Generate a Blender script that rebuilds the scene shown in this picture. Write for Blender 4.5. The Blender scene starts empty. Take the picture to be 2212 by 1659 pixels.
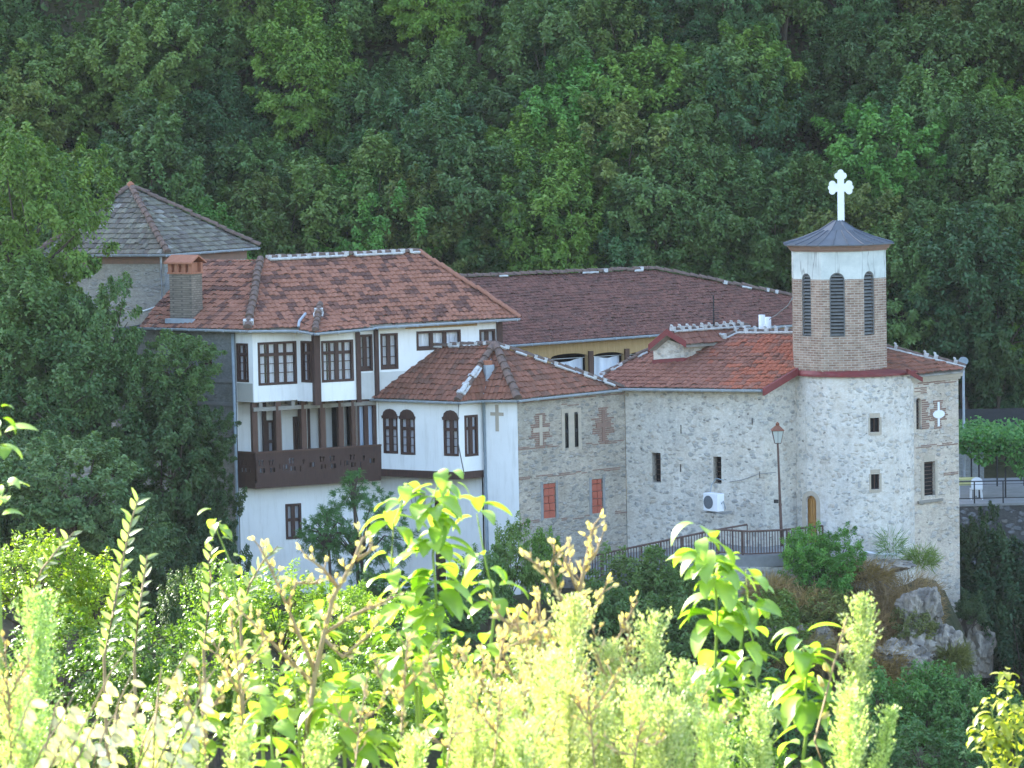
import bpy, bmesh, math, random
import numpy as np
from mathutils import Vector, Matrix, Euler, noise
rnd = random.Random(7)
C = bpy.context.scene.collection
sc = bpy.context.scene
R = math.radians
# ---------------------------------------------------------------- camera
CAM = Vector((0, -120, 15.44)); FP = 7260.0; PITCH = 4.5; ROLL = -1.1
RM = (Matrix.Rotation(R(90 - PITCH), 3, 'X') @ Matrix.Rotation(R(ROLL), 3, 'Z'))
cd = bpy.data.cameras.new('camera'); cam = bpy.data.objects.new('camera', cd); C.objects.link(cam)
cam.matrix_world = Matrix.Translation(CAM) @ RM.to_4x4()
cd.lens = FP / 2212 * 36; cd.sensor_width = 36; cd.clip_start = 0.5; cd.clip_end = 2000
cd.dof.use_dof = True; cd.dof.focus_distance = 119; cd.dof.aperture_fstop = 18
sc.camera = cam
def ray(px, py): return RM @ Vector(((px - 1106) / FP, -(py - 829.5) / FP, -1))
def pt(px, py, Y):
    d = ray(px, py); return CAM + d * ((Y - CAM.y) / d.y)
def onplane(px, py, a, b, c):
    n = (b - a).cross(c - a); d = ray(px, py)
    return CAM + d * (n.dot(a - CAM) / n.dot(d))
def uvp(px, py, A, B):
    a = Vector((A[0], A[1], 0)); b = Vector((B[0], B[1], 0))
    p = onplane(px, py, a, b, a + Vector((0, 0, 1)))
    u = (b - a).normalized(); return (p - a).dot(u), p.z
# ---------------------------------------------------------------- materials
def nt(name):
    m = bpy.data.materials.new(name); m.use_nodes = True
    t = m.node_tree; t.nodes.clear(); return m, t
def N(t, ty, **k):
    n = t.nodes.new(ty)
    for a, v in k.items():
        if a.startswith('i_'): n.inputs[a[2:].replace('_', ' ')].default_value = v
        else: setattr(n, a, v)
    return n
def L(t, a, b): t.links.new(a, b)
def col(c): return (c[0], c[1], c[2], 1)
def ramp(t, stops, fac=None, interp='LINEAR'):
    n = t.nodes.new('ShaderNodeValToRGB'); n.color_ramp.interpolation = interp
    e = n.color_ramp.elements
    while len(e) < len(stops): e.new(0.5)
    for k, (p, c) in enumerate(stops): e[k].position = p; e[k].color = col(c)
    if fac is not None: L(t, fac, n.inputs[0])
    return n
def mix(t, f, a, b, mode='MIX'):
    n = t.nodes.new('ShaderNodeMix'); n.data_type = 'RGBA'; n.blend_type = mode
    for s, v in ((0, f), (6, a), (7, b)):
        if isinstance(v, (int, float)): n.inputs[s].default_value = v
        elif isinstance(v, (tuple, list)): n.inputs[s].default_value = col(v)
        else: L(t, v, n.inputs[s])
    return n.outputs[2]
def math_(t, op, a, b=None, c=None):
    n = t.nodes.new('ShaderNodeMath'); n.operation = op
    for s, v in enumerate((a, b, c)):
        if v is None: continue
        if isinstance(v, (int, float)): n.inputs[s].default_value = v
        else: L(t, v, n.inputs[s])
    return n.outputs[0]
def coords(t, scale=(1, 1, 1), src='Object'):
    tc = N(t, 'ShaderNodeTexCoord'); mp = N(t, 'ShaderNodeMapping'); mp.inputs['Scale'].default_value = scale
    L(t, tc.outputs[src], mp.inputs[0]); return mp.outputs[0]
def noi(t, v, s, d=4, r=.6):
    n = N(t, 'ShaderNodeTexNoise'); n.inputs['Scale'].default_value = s; n.inputs['Detail'].default_value = d
    n.inputs['Roughness'].default_value = r; L(t, v, n.inputs['Vector']); return n.outputs['Fac']
def bump(t, h, st=.4, d=.02):
    b = N(t, 'ShaderNodeBump'); b.inputs['Strength'].default_value = st; b.inputs['Distance'].default_value = d
    L(t, h, b.inputs['Height']); return b.outputs[0]
def out(t, c, rough=.8, nrm=None, spec=.3, metal=0):
    p = N(t, 'ShaderNodeBsdfPrincipled'); o = N(t, 'ShaderNodeOutputMaterial')
    if isinstance(c, tuple): p.inputs['Base Color'].default_value = col(c)
    else: L(t, c, p.inputs['Base Color'])
    if isinstance(rough, (int, float)): p.inputs['Roughness'].default_value = rough
    else: L(t, rough, p.inputs['Roughness'])
    p.inputs['Specular IOR Level'].default_value = spec; p.inputs['Metallic'].default_value = metal
    if nrm: L(t, nrm, p.inputs['Normal'])
    L(t, p.outputs[0], o.inputs[0]); return p
def simple(name, c, c2=None, s=4, rough=.8, bst=.2, bd=.01, spec=.3, sc3=(1, 1, 1), metal=0):
    m, t = nt(name); v = coords(t, sc3); c2 = c2 or tuple(x * .7 for x in c)
    n = noi(t, v, s, 6, .65); r = ramp(t, [(.3, c), (.7, c2)], n)
    out(t, r.outputs[0], rough, bump(t, n, bst, bd), spec, metal); return m
def plaster(name, c, c2, dirt=(.45, .43, .38)):
    m, t = nt(name); v = coords(t); n = noi(t, v, .9, 7, .6); r = ramp(t, [(.35, c), (.75, c2)], n)
    v2 = coords(t, (5, 5, .55)); st = ramp(t, [(.5, (0, 0, 0)), (.75, (1, 1, 1))], noi(t, v2, 1.2, 5, .65))
    cc = mix(t, math_(t, 'MULTIPLY', st.outputs[0], .3), r.outputs[0], dirt)
    out(t, cc, .9, bump(t, noi(t, v, 9, 6), .25, .015), .15); return m
def stone(name, mortar, mortar2, cols, cell=3.2, cover=.5, flat=1.6, seam=.05, soft=.75):
    """rubble wall: stones of several greys showing through smeared pale mortar"""
    m, t = nt(name); v0 = coords(t, (1, 1, flat))
    wn = N(t, 'ShaderNodeTexNoise'); wn.inputs['Scale'].default_value = 3.5; wn.inputs['Detail'].default_value = 4; L(t, v0, wn.inputs['Vector'])
    va = N(t, 'ShaderNodeVectorMath', operation='MULTIPLY_ADD'); L(t, wn.outputs['Color'], va.inputs[0]); va.inputs[1].default_value = (.3, .3, .3); L(t, v0, va.inputs[2])
    vo = N(t, 'ShaderNodeTexVoronoi', feature='F1'); vo.inputs['Scale'].default_value = cell; L(t, va.outputs[0], vo.inputs['Vector'])
    sep = N(t, 'ShaderNodeSeparateColor'); L(t, vo.outputs['Color'], sep.inputs[0])
    k = len(cols); rs = ramp(t, [(i / (k - 1), c) for i, c in enumerate(cols)], sep.outputs[0])
    fine = noi(t, v0, 11, 6, .7); mid = noi(t, v0, 3.2, 6, .7); big = noi(t, v0, .5, 5, .6)
    sc_ = mix(t, .5, rs.outputs[0], ramp(t, [(.3, (.25, .25, .25)), (.7, (.8, .8, .8))], fine).outputs[0], 'OVERLAY')
    mo = ramp(t, [(.38, mortar), (.62, mortar2)], big).outputs[0]
    mo = mix(t, .55, mo, ramp(t, [(.3, (.36, .36, .36)), (.5, (.53, .52, .5)), (.7, (.7, .68, .64))], mid).outputs[0], 'OVERLAY')
    mo = mix(t, math_(t, 'MULTIPLY', ramp(t, [(.45, (0, 0, 0)), (.65, (1, 1, 1))], noi(t, coords(t, (1, 1, 1), 'Object'), 1.3, 5, .65)).outputs[0], .35), mo, tuple(x * y for x, y in zip(mortar2, (.78, .68, .56))))
    mo = mix(t, .45, mo, ramp(t, [(.35, (.3, .3, .3)), (.65, (.7, .7, .7))], fine).outputs[0], 'OVERLAY')
    bare = math_(t, 'MULTIPLY', math_(t, 'SUBTRACT', noi(t, coords(t, (1, 1, 1.2)), .8, 4, .6), .5), 2.6)   # where mortar has fallen away
    cellon = math_(t, 'GREATER_THAN', math_(t, 'ADD', sep.outputs[1], bare), cover)
    rad = math_(t, 'ADD', math_(t, 'MULTIPLY', math_(t, 'SUBTRACT', sep.outputs[2], .5), .16), math_(t, 'ADD', vo.outputs['Distance'], math_(t, 'MULTIPLY', math_(t, 'SUBTRACT', mid, .5), .5)))
    size = ramp(t, [(.3, (1, 1, 1)), (.5, (0, 0, 0))], rad)
    rim = ramp(t, [(.34, (0, 0, 0)), (.42, (1, 1, 1)), (.5, (0, 0, 0))], rad)
    f = math_(t, 'MULTIPLY', math_(t, 'MULTIPLY', cellon, size.outputs[0]), soft)
    cc = mix(t, f, mo, sc_)
    cc = mix(t, math_(t, 'MULTIPLY', math_(t, 'MULTIPLY', rim.outputs[0], cellon), .18), cc, (.12, .115, .11))
    v2 = coords(t, (4, 4, .5)); stn = ramp(t, [(.5, (0, 0, 0)), (.8, (1, 1, 1))], noi(t, v2, 1.1, 5, .65))
    cc = mix(t, math_(t, 'MULTIPLY', stn.outputs[0], .3), cc, (.2, .2, .18))
    pv = N(t, 'ShaderNodeTexVoronoi', feature='F1'); pv.inputs['Scale'].default_value = 2.6; L(t, va.outputs[0], pv.inputs['Vector'])
    psp = N(t, 'ShaderNodeSeparateColor'); L(t, pv.outputs['Color'], psp.inputs[0])
    pit = math_(t, 'MULTIPLY', math_(t, 'LESS_THAN', pv.outputs['Distance'], .13), math_(t, 'GREATER_THAN', psp.outputs[0], .55))
    cc = mix(t, math_(t, 'MULTIPLY', pit, .6), cc, (.09, .08, .07))
    h = math_(t, 'ADD', math_(t, 'MULTIPLY', f, .8), math_(t, 'SUBTRACT', math_(t, 'ADD', math_(t, 'MULTIPLY', fine, .35), math_(t, 'MULTIPLY', mid, .8)), math_(t, 'MULTIPLY', pit, .8)))
    out(t, cc, .92, bump(t, h, .7, .06), .15); return m
def tiles(name, cols, patch, pamt=.5, w=.23, h=.34, moss=None, ub=0., u0=0., fr=(.17, .3, 1)):
    m, t = nt(name); tc = N(t, 'ShaderNodeTexCoord'); s = N(t, 'ShaderNodeSeparateXYZ'); L(t, tc.outputs['UV'], s.inputs[0])
    cu = math_(t, 'FLOOR', math_(t, 'DIVIDE', s.outputs[0], w)); cv = math_(t, 'FLOOR', math_(t, 'DIVIDE', s.outputs[1], h))
    cb = N(t, 'ShaderNodeCombineXYZ'); L(t, cu, cb.inputs[0]); L(t, cv, cb.inputs[1])
    wn = N(t, 'ShaderNodeTexWhiteNoise'); L(t, cb.outputs[0], wn.inputs[0])
    k = len(cols); r = ramp(t, [(i / (k - 1), c) for i, c in enumerate(cols)], wn.outputs['Value'])
    sc2 = N(t, 'ShaderNodeVectorMath', operation='MULTIPLY'); sc2.inputs[1].default_value = fr; L(t, cb.outputs[0], sc2.inputs[0])
    pn = noi(t, sc2.outputs[0], 1.5, 2, .5)
    pm = ramp(t, [(.53, (0, 0, 0)), (.58, (1, 1, 1))], math_(t, 'ADD', pn, math_(t, 'ADD', math_(t, 'MULTIPLY', math_(t, 'SUBTRACT', wn.outputs['Value'], .5), .12), math_(t, 'MULTIPLY', math_(t, 'SUBTRACT', s.outputs[0], u0), ub))))
    cc = mix(t, math_(t, 'MULTIPLY', pm.outputs[0], pamt), r.outputs[0], patch)
    v = coords(t); fn = noi(t, v, 12, 6, .7)
    cc = mix(t, .35, cc, ramp(t, [(.3, (.25, .25, .25)), (.7, (.7, .7, .7))], fn).outputs[0], 'OVERLAY')
    if moss: cc = mix(t, ramp(t, [(.52, (0, 0, 0)), (.68, (1, 1, 1))], noi(t, v, 1.3, 6, .7)).outputs[0], cc, moss)
    out(t, cc, .85, bump(t, fn, .3, .01), .2); return m
def brick(name, c1, c2, mo, sx=.24, sy=.07, ms=.14, src='UV'):
    m, t = nt(name); v = coords(t, (1, 1, 1), src)
    if src == 'Object':
        sx_ = N(t, 'ShaderNodeSeparateXYZ'); L(t, v, sx_.inputs[0]); cb_ = N(t, 'ShaderNodeCombineXYZ'); L(t, math_(t, 'ADD', sx_.outputs[0], sx_.outputs[1]), cb_.inputs[0]); L(t, sx_.outputs[2], cb_.inputs[1]); v = cb_.outputs[0]
    b = N(t, 'ShaderNodeTexBrick'); b.inputs['Color1'].default_value = col(c1); b.inputs['Color2'].default_value = col(c2); b.inputs['Mortar'].default_value = col(mo)
    b.inputs['Scale'].default_value = 1; b.inputs['Brick Width'].default_value = sx; b.inputs['Row Height'].default_value = sy; b.inputs['Mortar Size'].default_value = sy * ms
    b.inputs['Mortar Smooth'].default_value = .3; L(t, v, b.inputs['Vector'])
    n = noi(t, coords(t), 3, 6, .7); cc = mix(t, .5, b.outputs['Color'], ramp(t, [(.3, (.25, .25, .25)), (.72, (.78, .78, .78))], n).outputs[0], 'OVERLAY')
    out(t, cc, .9, bump(t, math_(t, 'SUBTRACT', math_(t, 'MULTIPLY', n, .4), b.outputs['Fac']), .6, .015), .15); return m
def leafm(name, c1, c2, trans=.3, rough=.5, spec=.35, tcol=1.5):
    m, t = nt(name); at = N(t, 'ShaderNodeAttribute', attribute_name='lv')
    oi = N(t, 'ShaderNodeObjectInfo')
    r = ramp(t, [(0, c1), (1, c2)], at.outputs['Fac'])
    c = mix(t, 1, r.outputs[0], oi.outputs['Color'], 'MULTIPLY')
    p = N(t, 'ShaderNodeBsdfPrincipled'); L(t, c, p.inputs['Base Color']); p.inputs['Roughness'].default_value = rough; p.inputs['Specular IOR Level'].default_value = spec
    tr = N(t, 'ShaderNodeBsdfTranslucent')
    tcx = mix(t, 1, c, (tcol * 1.02, tcol * 1.15, .5), 'MULTIPLY'); L(t, tcx, tr.inputs[0])
    mx = N(t, 'ShaderNodeMixShader'); mx.inputs[0].default_value = trans; L(t, p.outputs[0], mx.inputs[1]); L(t, tr.outputs[0], mx.inputs[2])
    o = N(t, 'ShaderNodeOutputMaterial'); L(t, mx.outputs[0], o.inputs[0]); return m
M = {}
M['plaster'] = plaster('white_plaster', (.88, .87, .84), (.8, .79, .76), (.46, .43, .37))
M['plaster_old'] = plaster('worn_cream_plaster', (.5, .48, .42), (.36, .35, .32))
M['plaster_dirty'] = plaster('stained_white_plaster', (.66, .65, .61), (.5, .49, .45))
M['render_grey'] = stone('grey_render', (.26, .27, .26), (.2, .21, .2), [(.2, .21, .2), (.3, .3, .28)], 3, .8)
M['stone_church'] = stone('church_rubble', (.66, .6, .52), (.53, .5, .45), [(.22, .22, .21), (.34, .34, .32), (.5, .48, .44), (.46, .38, .29), (.3, .3, .29), (.58, .53, .45)], 4.6, .34, 1.45, soft=.75)
M['stone_apse'] = stone('apse_rubble', (.74, .68, .6), (.63, .59, .54), [(.31, .31, .31), (.42, .42, .4), (.58, .56, .52), (.54, .45, .36), (.38, .38, .36), (.66, .61, .53)], 4.8, .38, 1.4, soft=.72)
M['stone_mid'] = stone('coursed_stone', (.45, .39, .32), (.36, .33, .28), [(.2, .2, .19), (.28, .27, .25), (.38, .36, .33), (.36, .29, .22), (.24, .23, .21)], 3.8, .2, 2.1, soft=.75)
M['stone_annex'] = stone('annex_stone', (.6, .51, .42), (.5, .44, .37), [(.27, .27, .26), (.4, .38, .35), (.55, .51, .45), (.46, .37, .28)], 3.2, .15, 1.9)
M['stone_tower'] = stone('tower_stone', (.4, .38, .34), (.33, .32, .3), [(.22, .22, .22), (.33, .33, .32), (.42, .41, .38)], 2.6, .25, 2.4)
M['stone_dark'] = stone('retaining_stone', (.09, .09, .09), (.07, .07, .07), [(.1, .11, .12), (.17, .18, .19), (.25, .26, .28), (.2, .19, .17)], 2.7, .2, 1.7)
M['rock'] = stone('cliff_rock', (.25, .215, .175), (.36, .325, .28), [(.09, .08, .07), (.19, .17, .15), (.33, .3, .26)], 1.3, .3, .6)
M['tile_main'] = tiles('red_tile_patched', [(.26, .112, .07), (.29, .128, .08), (.32, .145, .094), (.27, .118, .073)], (.085, .045, .038), .8, .2, .27, fr=(.22, .42, 1))
M['tile_wing'] = tiles('red_brown_tile', [(.2, .088, .055), (.25, .105, .066), (.28, .122, .078), (.175, .08, .055)], (.12, .07, .05), .6, .2, .28)
M['tile_rear'] = tiles('brown_purple_tile', [(.125, .06, .046), (.155, .07, .053), (.185, .084, .062), (.14, .064, .05)], (.1, .054, .043), .6, .18, .2)
M['tile_church'] = tiles('church_tile', [(.19, .082, .058), (.235, .1, .068), (.27, .12, .082), (.21, .09, .062)], (.37, .105, .055), .7, .2, .27, ub=.08, u0=4.0)
M['tile_grey'] = tiles('grey_slab_tile', [(.09, .08, .07), (.15, .138, .11), (.2, .19, .145), (.12, .1, .085), (.3, .29, .25)], (.09, .075, .065), .6, .2, .3, (.18, .17, .12))
M['cap'] = simple('old_ridge_tile', (.2, .13, .1), (.1, .075, .065), 6, .9, .5, .02)
M['mortar'] = simple('white_mortar', (.62, .62, .6), (.35, .33, .31), 7, .95, .5, .02)
M['wood'] = simple('dark_brown_wood', (.085, .042, .03), (.048, .025, .019), 3, .6, .3, .01, .3, (8, 8, 1))
M['wood_post'] = simple('brown_post_wood', (.13, .068, .046), (.08, .043, .031), 3, .7, .3, .01, .3, (8, 8, 1))
M['wood_pale'] = simple('weathered_joist_wood', (.36, .33, .28), (.2, .18, .15), 3, .9, .4, .01)
M['ochre'] = simple('ochre_boarding', (.5, .33, .15), (.38, .24, .1), 3, .7, .3, .01, .3, (5, 5, .6))
M['door'] = simple('varnished_door_wood', (.46, .23, .06), (.34, .16, .04), 3, .5, .3, .01, .4, (9, 9, 1))
M['gutter'] = simple('galvanised_metal', (.42, .46, .5), (.3, .34, .37), 5, .45, .1, .005, .5)
M['pipe'] = simple('grey_downpipe', (.3, .36, .4), (.22, .26, .29), 4, .5, .1, .005, .5)
M['white'] = simple('white_paint', (.82, .83, .84), (.76, .77, .78), 4, .5, .1, .005)
M['redmetal'] = simple('dark_red_flashing', (.22, .035, .035), (.15, .03, .03), 5, .5, .1, .005, .4)
M['bluemetal'] = simple('blue_grey_sheet_metal', (.095, .11, .13), (.07, .08, .095), 2, .4, .1, .01, .5)
M['iron'] = simple('rust_brown_iron', (.15, .09, .07), (.09, .055, .045), 9, .7, .3, .005)
M['black'] = simple('black_iron', (.03, .033, .035), (.02, .02, .022), 9, .6, .2, .005)
M['brick_tower'] = brick('tower_brick', (.25, .15, .105), (.36, .25, .18), (.42, .36, .3), .27, .088, .2)
M['brick_red'] = simple('hollow_brick', (.44, .13, .08), (.36, .1, .065), 5, .9, .4, .01)
M['brick_field'] = simple('thin_brick', (.3, .18, .135), (.22, .15, .12), 6, .9, .4, .01)
M['brick_grey'] = brick('chimney_brick', (.2, .165, .125), (.27, .22, .17), (.14, .12, .1), .25, .08, .2, 'Object')
M['terracotta'] = simple('terracotta', (.4, .17, .1), (.3, .12, .07), 6, .8, .3, .01)
M['sandstone'] = simple('sandstone_dressing', (.5, .42, .32), (.4, .35, .29), 4, .9, .4, .01)
M['dressing'] = simple('worn_stone_dressing', (.52, .43, .33), (.4, .35, .28), 5, .9, .5, .02)
M['concrete'] = simple('concrete', (.3, .3, .29), (.22, .22, .21), 3, .9, .4, .01)
M['curtain'] = simple('net_curtain', (.85, .85, .88), (.7, .7, .76), 3, .9, .3, .02, .1, (30, 30, .5))
M['blue_curtain'] = simple('pale_blue_curtain', (.6, .68, .78), (.5, .58, .7), 3, .9, .3, .02, .1, (30, 30, .5))
M['sheet'] = simple('white_cloth', (.82, .85, .9), (.7, .74, .8), 1.5, .9, .4, .03, .1)
M['dark'] = simple('dark_room', (.02, .017, .017), (.01, .01, .01), 3, .9)
M['yellow'] = simple('pale_yellow_plastic', (.7, .66, .3), (.62, .58, .26), 3, .6)
M['sign'] = simple('cream_board', (.62, .57, .38), (.55, .5, .34), 3, .7)
M['grille'] = simple('fan_grille', (.16, .18, .2), (.09, .1, .11), 30, .6)
M['louver'] = simple('grey_louver', (.2, .2, .19), (.12, .12, .12), 6, .8)
m, t = nt('window_glass'); g = N(t, 'ShaderNodeBsdfGlossy'); g.inputs['Roughness'].default_value = .05; g.inputs[0].default_value = (.7, .8, .9, 1)
tb = N(t, 'ShaderNodeBsdfTransparent'); mx = N(t, 'ShaderNodeMixShader'); mx.inputs[0].default_value = .12
L(t, tb.outputs[0], mx.inputs[1]); L(t, g.outputs[0], mx.inputs[2]); o = N(t, 'ShaderNodeOutputMaterial'); L(t, mx.outputs[0], o.inputs[0]); M['glass'] = m
M['bark'] = simple('bark', (.12, .095, .07), (.06, .05, .04), 5, .95, .6, .03, .1, (3, 3, .7))
M['twig'] = simple('pale_twig', (.4, .3, .17), (.28, .2, .1), 8, .8)
M['greenstem'] = simple('green_stem', (.28, .38, .1), (.2, .28, .07), 8, .7)
M['dry'] = leafm('dry_seedheads', (.52, .38, .22), (.76, .62, .42), .3)
M['pod'] = leafm('papery_pods', (.4, .34, .26), (.72, .66, .57), .3)
M['leaf'] = leafm('forest_leaf', (.06, .115, .04), (.14, .2, .07), .25)
M['leaf_bright'] = leafm('shrub_leaf', (.08, .17, .03), (.27, .38, .07), .35, .4, .5)
M['leaf_fg'] = leafm('broad_leaf', (.15, .27, .03), (.34, .46, .1), .42, .36, .7, 1.45)
M['plume'] = leafm('plume_bracts', (.34, .46, .18), (.82, .85, .6), .32, .6, .3, 1.2)
M['drygrass'] = leafm('dry_grass', (.2, .145, .085), (.36, .27, .17), .25)
# ground
m, t = nt('ground_soil'); v = coords(t); n = noi(t, v, .35, 6, .65); n2 = noi(t, v, 5, 6, .7)
c = ramp(t, [(.35, (.03, .04, .018)), (.5, (.07, .065, .035)), (.7, (.14, .115, .07))], n).outputs[0]
c = mix(t, .4, c, ramp(t, [(.3, (.2, .2, .2)), (.7, (.8, .8, .8))], n2).outputs[0], 'OVERLAY')
ge = N(t, 'ShaderNodeNewGeometry'); sx = N(t, 'ShaderNodeSeparateXYZ'); L(t, ge.outputs['True Normal'], sx.inputs[0])
out(t, c, .95, bump(t, n2, .8, .08), .1); M['soil'] = m
# ---------------------------------------------------------------- mesh builder
BASE = {}
class MB:
    def __init__(s): s.v = []; s.f = []; s.uv = []
    def face(s, pts, uv=None):
        i = len(s.v); s.v += [tuple(p) for p in pts]; s.f.append(tuple(range(i, i + len(pts)))); s.uv.append(uv)
    def add(s, vs, fs):
        i = len(s.v); s.v += [tuple(p) for p in vs]
        for f in fs: s.f.append(tuple(i + k for k in f)); s.uv.append(None)
    def box(s, o, a, b, c):
        """box: corner o, edge vectors a b c"""
        o, a, b, c = (Vector(q) for q in (o, a, b, c))
        if a.cross(b).dot(c) < 0: a, b = b, a
        P = [o, o + a, o + a + b, o + b, o + c, o + a + c, o + a + b + c, o + b + c]
        s.add(P, [(0, 3, 2, 1), (4, 5, 6, 7), (0, 1, 5, 4), (1, 2, 6, 5), (2, 3, 7, 6), (3, 0, 4, 7)])
    def cbox(s, c, x, y, z, rz=0):
        m = Matrix.Rotation(rz, 3, 'Z'); a = m @ Vector((x, 0, 0)); b = m @ Vector((0, y, 0)); d = Vector((0, 0, z))
        s.box(Vector(c) - (a + b) / 2, a, b, d)
    def tube(s, pts, r, n=6, caps=True):
        pts = [Vector(p) for p in pts]; rs = r if isinstance(r, (list, tuple)) else [r] * len(pts)
        rings = []; up = Vector((0, 0, 1))
        for i, p in enumerate(pts):
            d = (pts[min(i + 1, len(pts) - 1)] - pts[max(i - 1, 0)]).normalized()
            a = d.cross(up)
            if a.length < .05: a = d.cross(Vector((1, 0, 0)))
            a.normalize(); b = a.cross(d)
            rings.append([p + (a * math.cos(2 * math.pi * k / n) + b * math.sin(2 * math.pi * k / n)) * rs[i] for k in range(n)])
        vs = [q for ring in rings for q in ring]; fs = []
        for i in range(len(pts) - 1):
            for k in range(n):
                fs.append((i * n + k, i * n + (k + 1) % n, (i + 1) * n + (k + 1) % n, (i + 1) * n + k))
        if caps: fs += [tuple(range(n))[::-1], tuple((len(pts) - 1) * n + k for k in range(n))]
        s.add(vs, fs)
    def build(s, name, mat, parent=None, smooth=False):
        me = bpy.data.meshes.new(name); b = BASE.get(parent.name, Vector((0, 0, 0))) if parent else Vector((0, 0, 0))
        me.from_pydata([(x - b.x, y - b.y, z - b.z) for x, y, z in s.v], [], s.f)
        if any(u is not None for u in s.uv):
            ul = me.uv_layers.new(name='UVMap'); k = 0
            for f, u in zip(s.f, s.uv):
                for j in range(len(f)):
                    if u is not None: ul.data[k].uv = u[j]
                    k += 1
        me.materials.append(M[mat] if isinstance(mat, str) else mat)
        if smooth:
            for p in me.polygons: p.use_smooth = True
        o = bpy.data.objects.new(name, me); C.objects.link(o)
        if parent: o.parent = parent; BASE[o.name] = b
        return o
def thing(name, base, label, cat, group=None):
    o = bpy.data.objects.new(name, None); C.objects.link(o); o.location = base; BASE[o.name] = Vector(base)
    o.empty_display_size = .3; tag(o, label, cat, group); return o
def tag(o, label, cat, group=None):
    o['label'] = label; o['category'] = cat
    if group: o['group'] = group
    return o
def struct(o): o['kind'] = 'structure'; return o
# ---------------------------------------------------------------- wall with openings
def frame2(A, B):
    a = Vector((A[0], A[1], 0)); b = Vector((B[0], B[1], 0)); u = (b - a).normalized()
    return a, u, Vector((u.y, -u.x, 0)), (b - a).length   # origin, along, outward, length
def wall(mb, A, B, z0, z1, ops=(), dep=.3, off=0., u_off=0):
    """sheet from A to B (left to right seen from outside) with real recessed openings (u0,u1,v0,v1,arch)"""
    a, u, n, Ln = frame2(A, B); a = a + n * off
    W = lambda U, V, D=0: a + u * U + Vector((0, 0, V)) - n * D
    us = sorted(set([0, Ln] + [min(max(q, 0), Ln) for o in ops for q in o[:2]])); vs = sorted(set([z0, z1] + [min(max(q, z0), z1) for o in ops for q in o[2:4]]))
    for i in range(len(us) - 1):
        for j in range(len(vs) - 1):
            cu = (us[i] + us[i + 1]) / 2; cv = (vs[j] + vs[j + 1]) / 2
            if any(o[0] < cu < o[1] and o[2] < cv < o[3] for o in ops): continue
            q = [(us[i], vs[j]), (us[i + 1], vs[j]), (us[i + 1], vs[j + 1]), (us[i], vs[j + 1])]
            mb.face([W(*k) for k in q], [(k[0] + u_off, k[1]) for k in q])
    for o in ops:
        u0, u1, v0, v1 = o[:4]; ar = o[4] if len(o) > 4 else 0
        if ar > 0:
            K = 10; pr = [(u0 + (u1 - u0) * (1 - math.cos(math.pi * k / K)) / 2, v1 - ar + ar * math.sin(math.pi * k / K)) for k in range(K + 1)]
            for k in range(K):
                p, q = pr[k], pr[k + 1]
                mb.face([W(*p), W(*q), W(q[0], v1), W(p[0], v1)], [(p[0] + u_off, p[1]), (q[0] + u_off, q[1]), (q[0] + u_off, v1), (p[0] + u_off, v1)])
                mb.face([W(*p), W(p[0], p[1], dep), W(q[0], q[1], dep), W(*q)])
        else: mb.face([W(u0, v1), W(u0, v1, dep), W(u1, v1, dep), W(u1, v1)])
        vt = v1 - ar
        mb.face([W(u0, v0), W(u0, v0, dep), W(u0, vt, dep), W(u0, vt)])
        mb.face([W(u1, v0), W(u1, vt), W(u1, vt, dep), W(u1, v0, dep)])
        mb.face([W(u0, v0), W(u1, v0), W(u1, v0, dep), W(u0, v0, dep)])
def lbox(mb, A, B, u0, u1, v0, v1, n0, n1):
    a, u, n, _ = frame2(A, B)
    mb.box(a + u * u0 + Vector((0, 0, v0)) + n * n0, u * (u1 - u0), Vector((0, 0, v1 - v0)), n * (n1 - n0))
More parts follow.
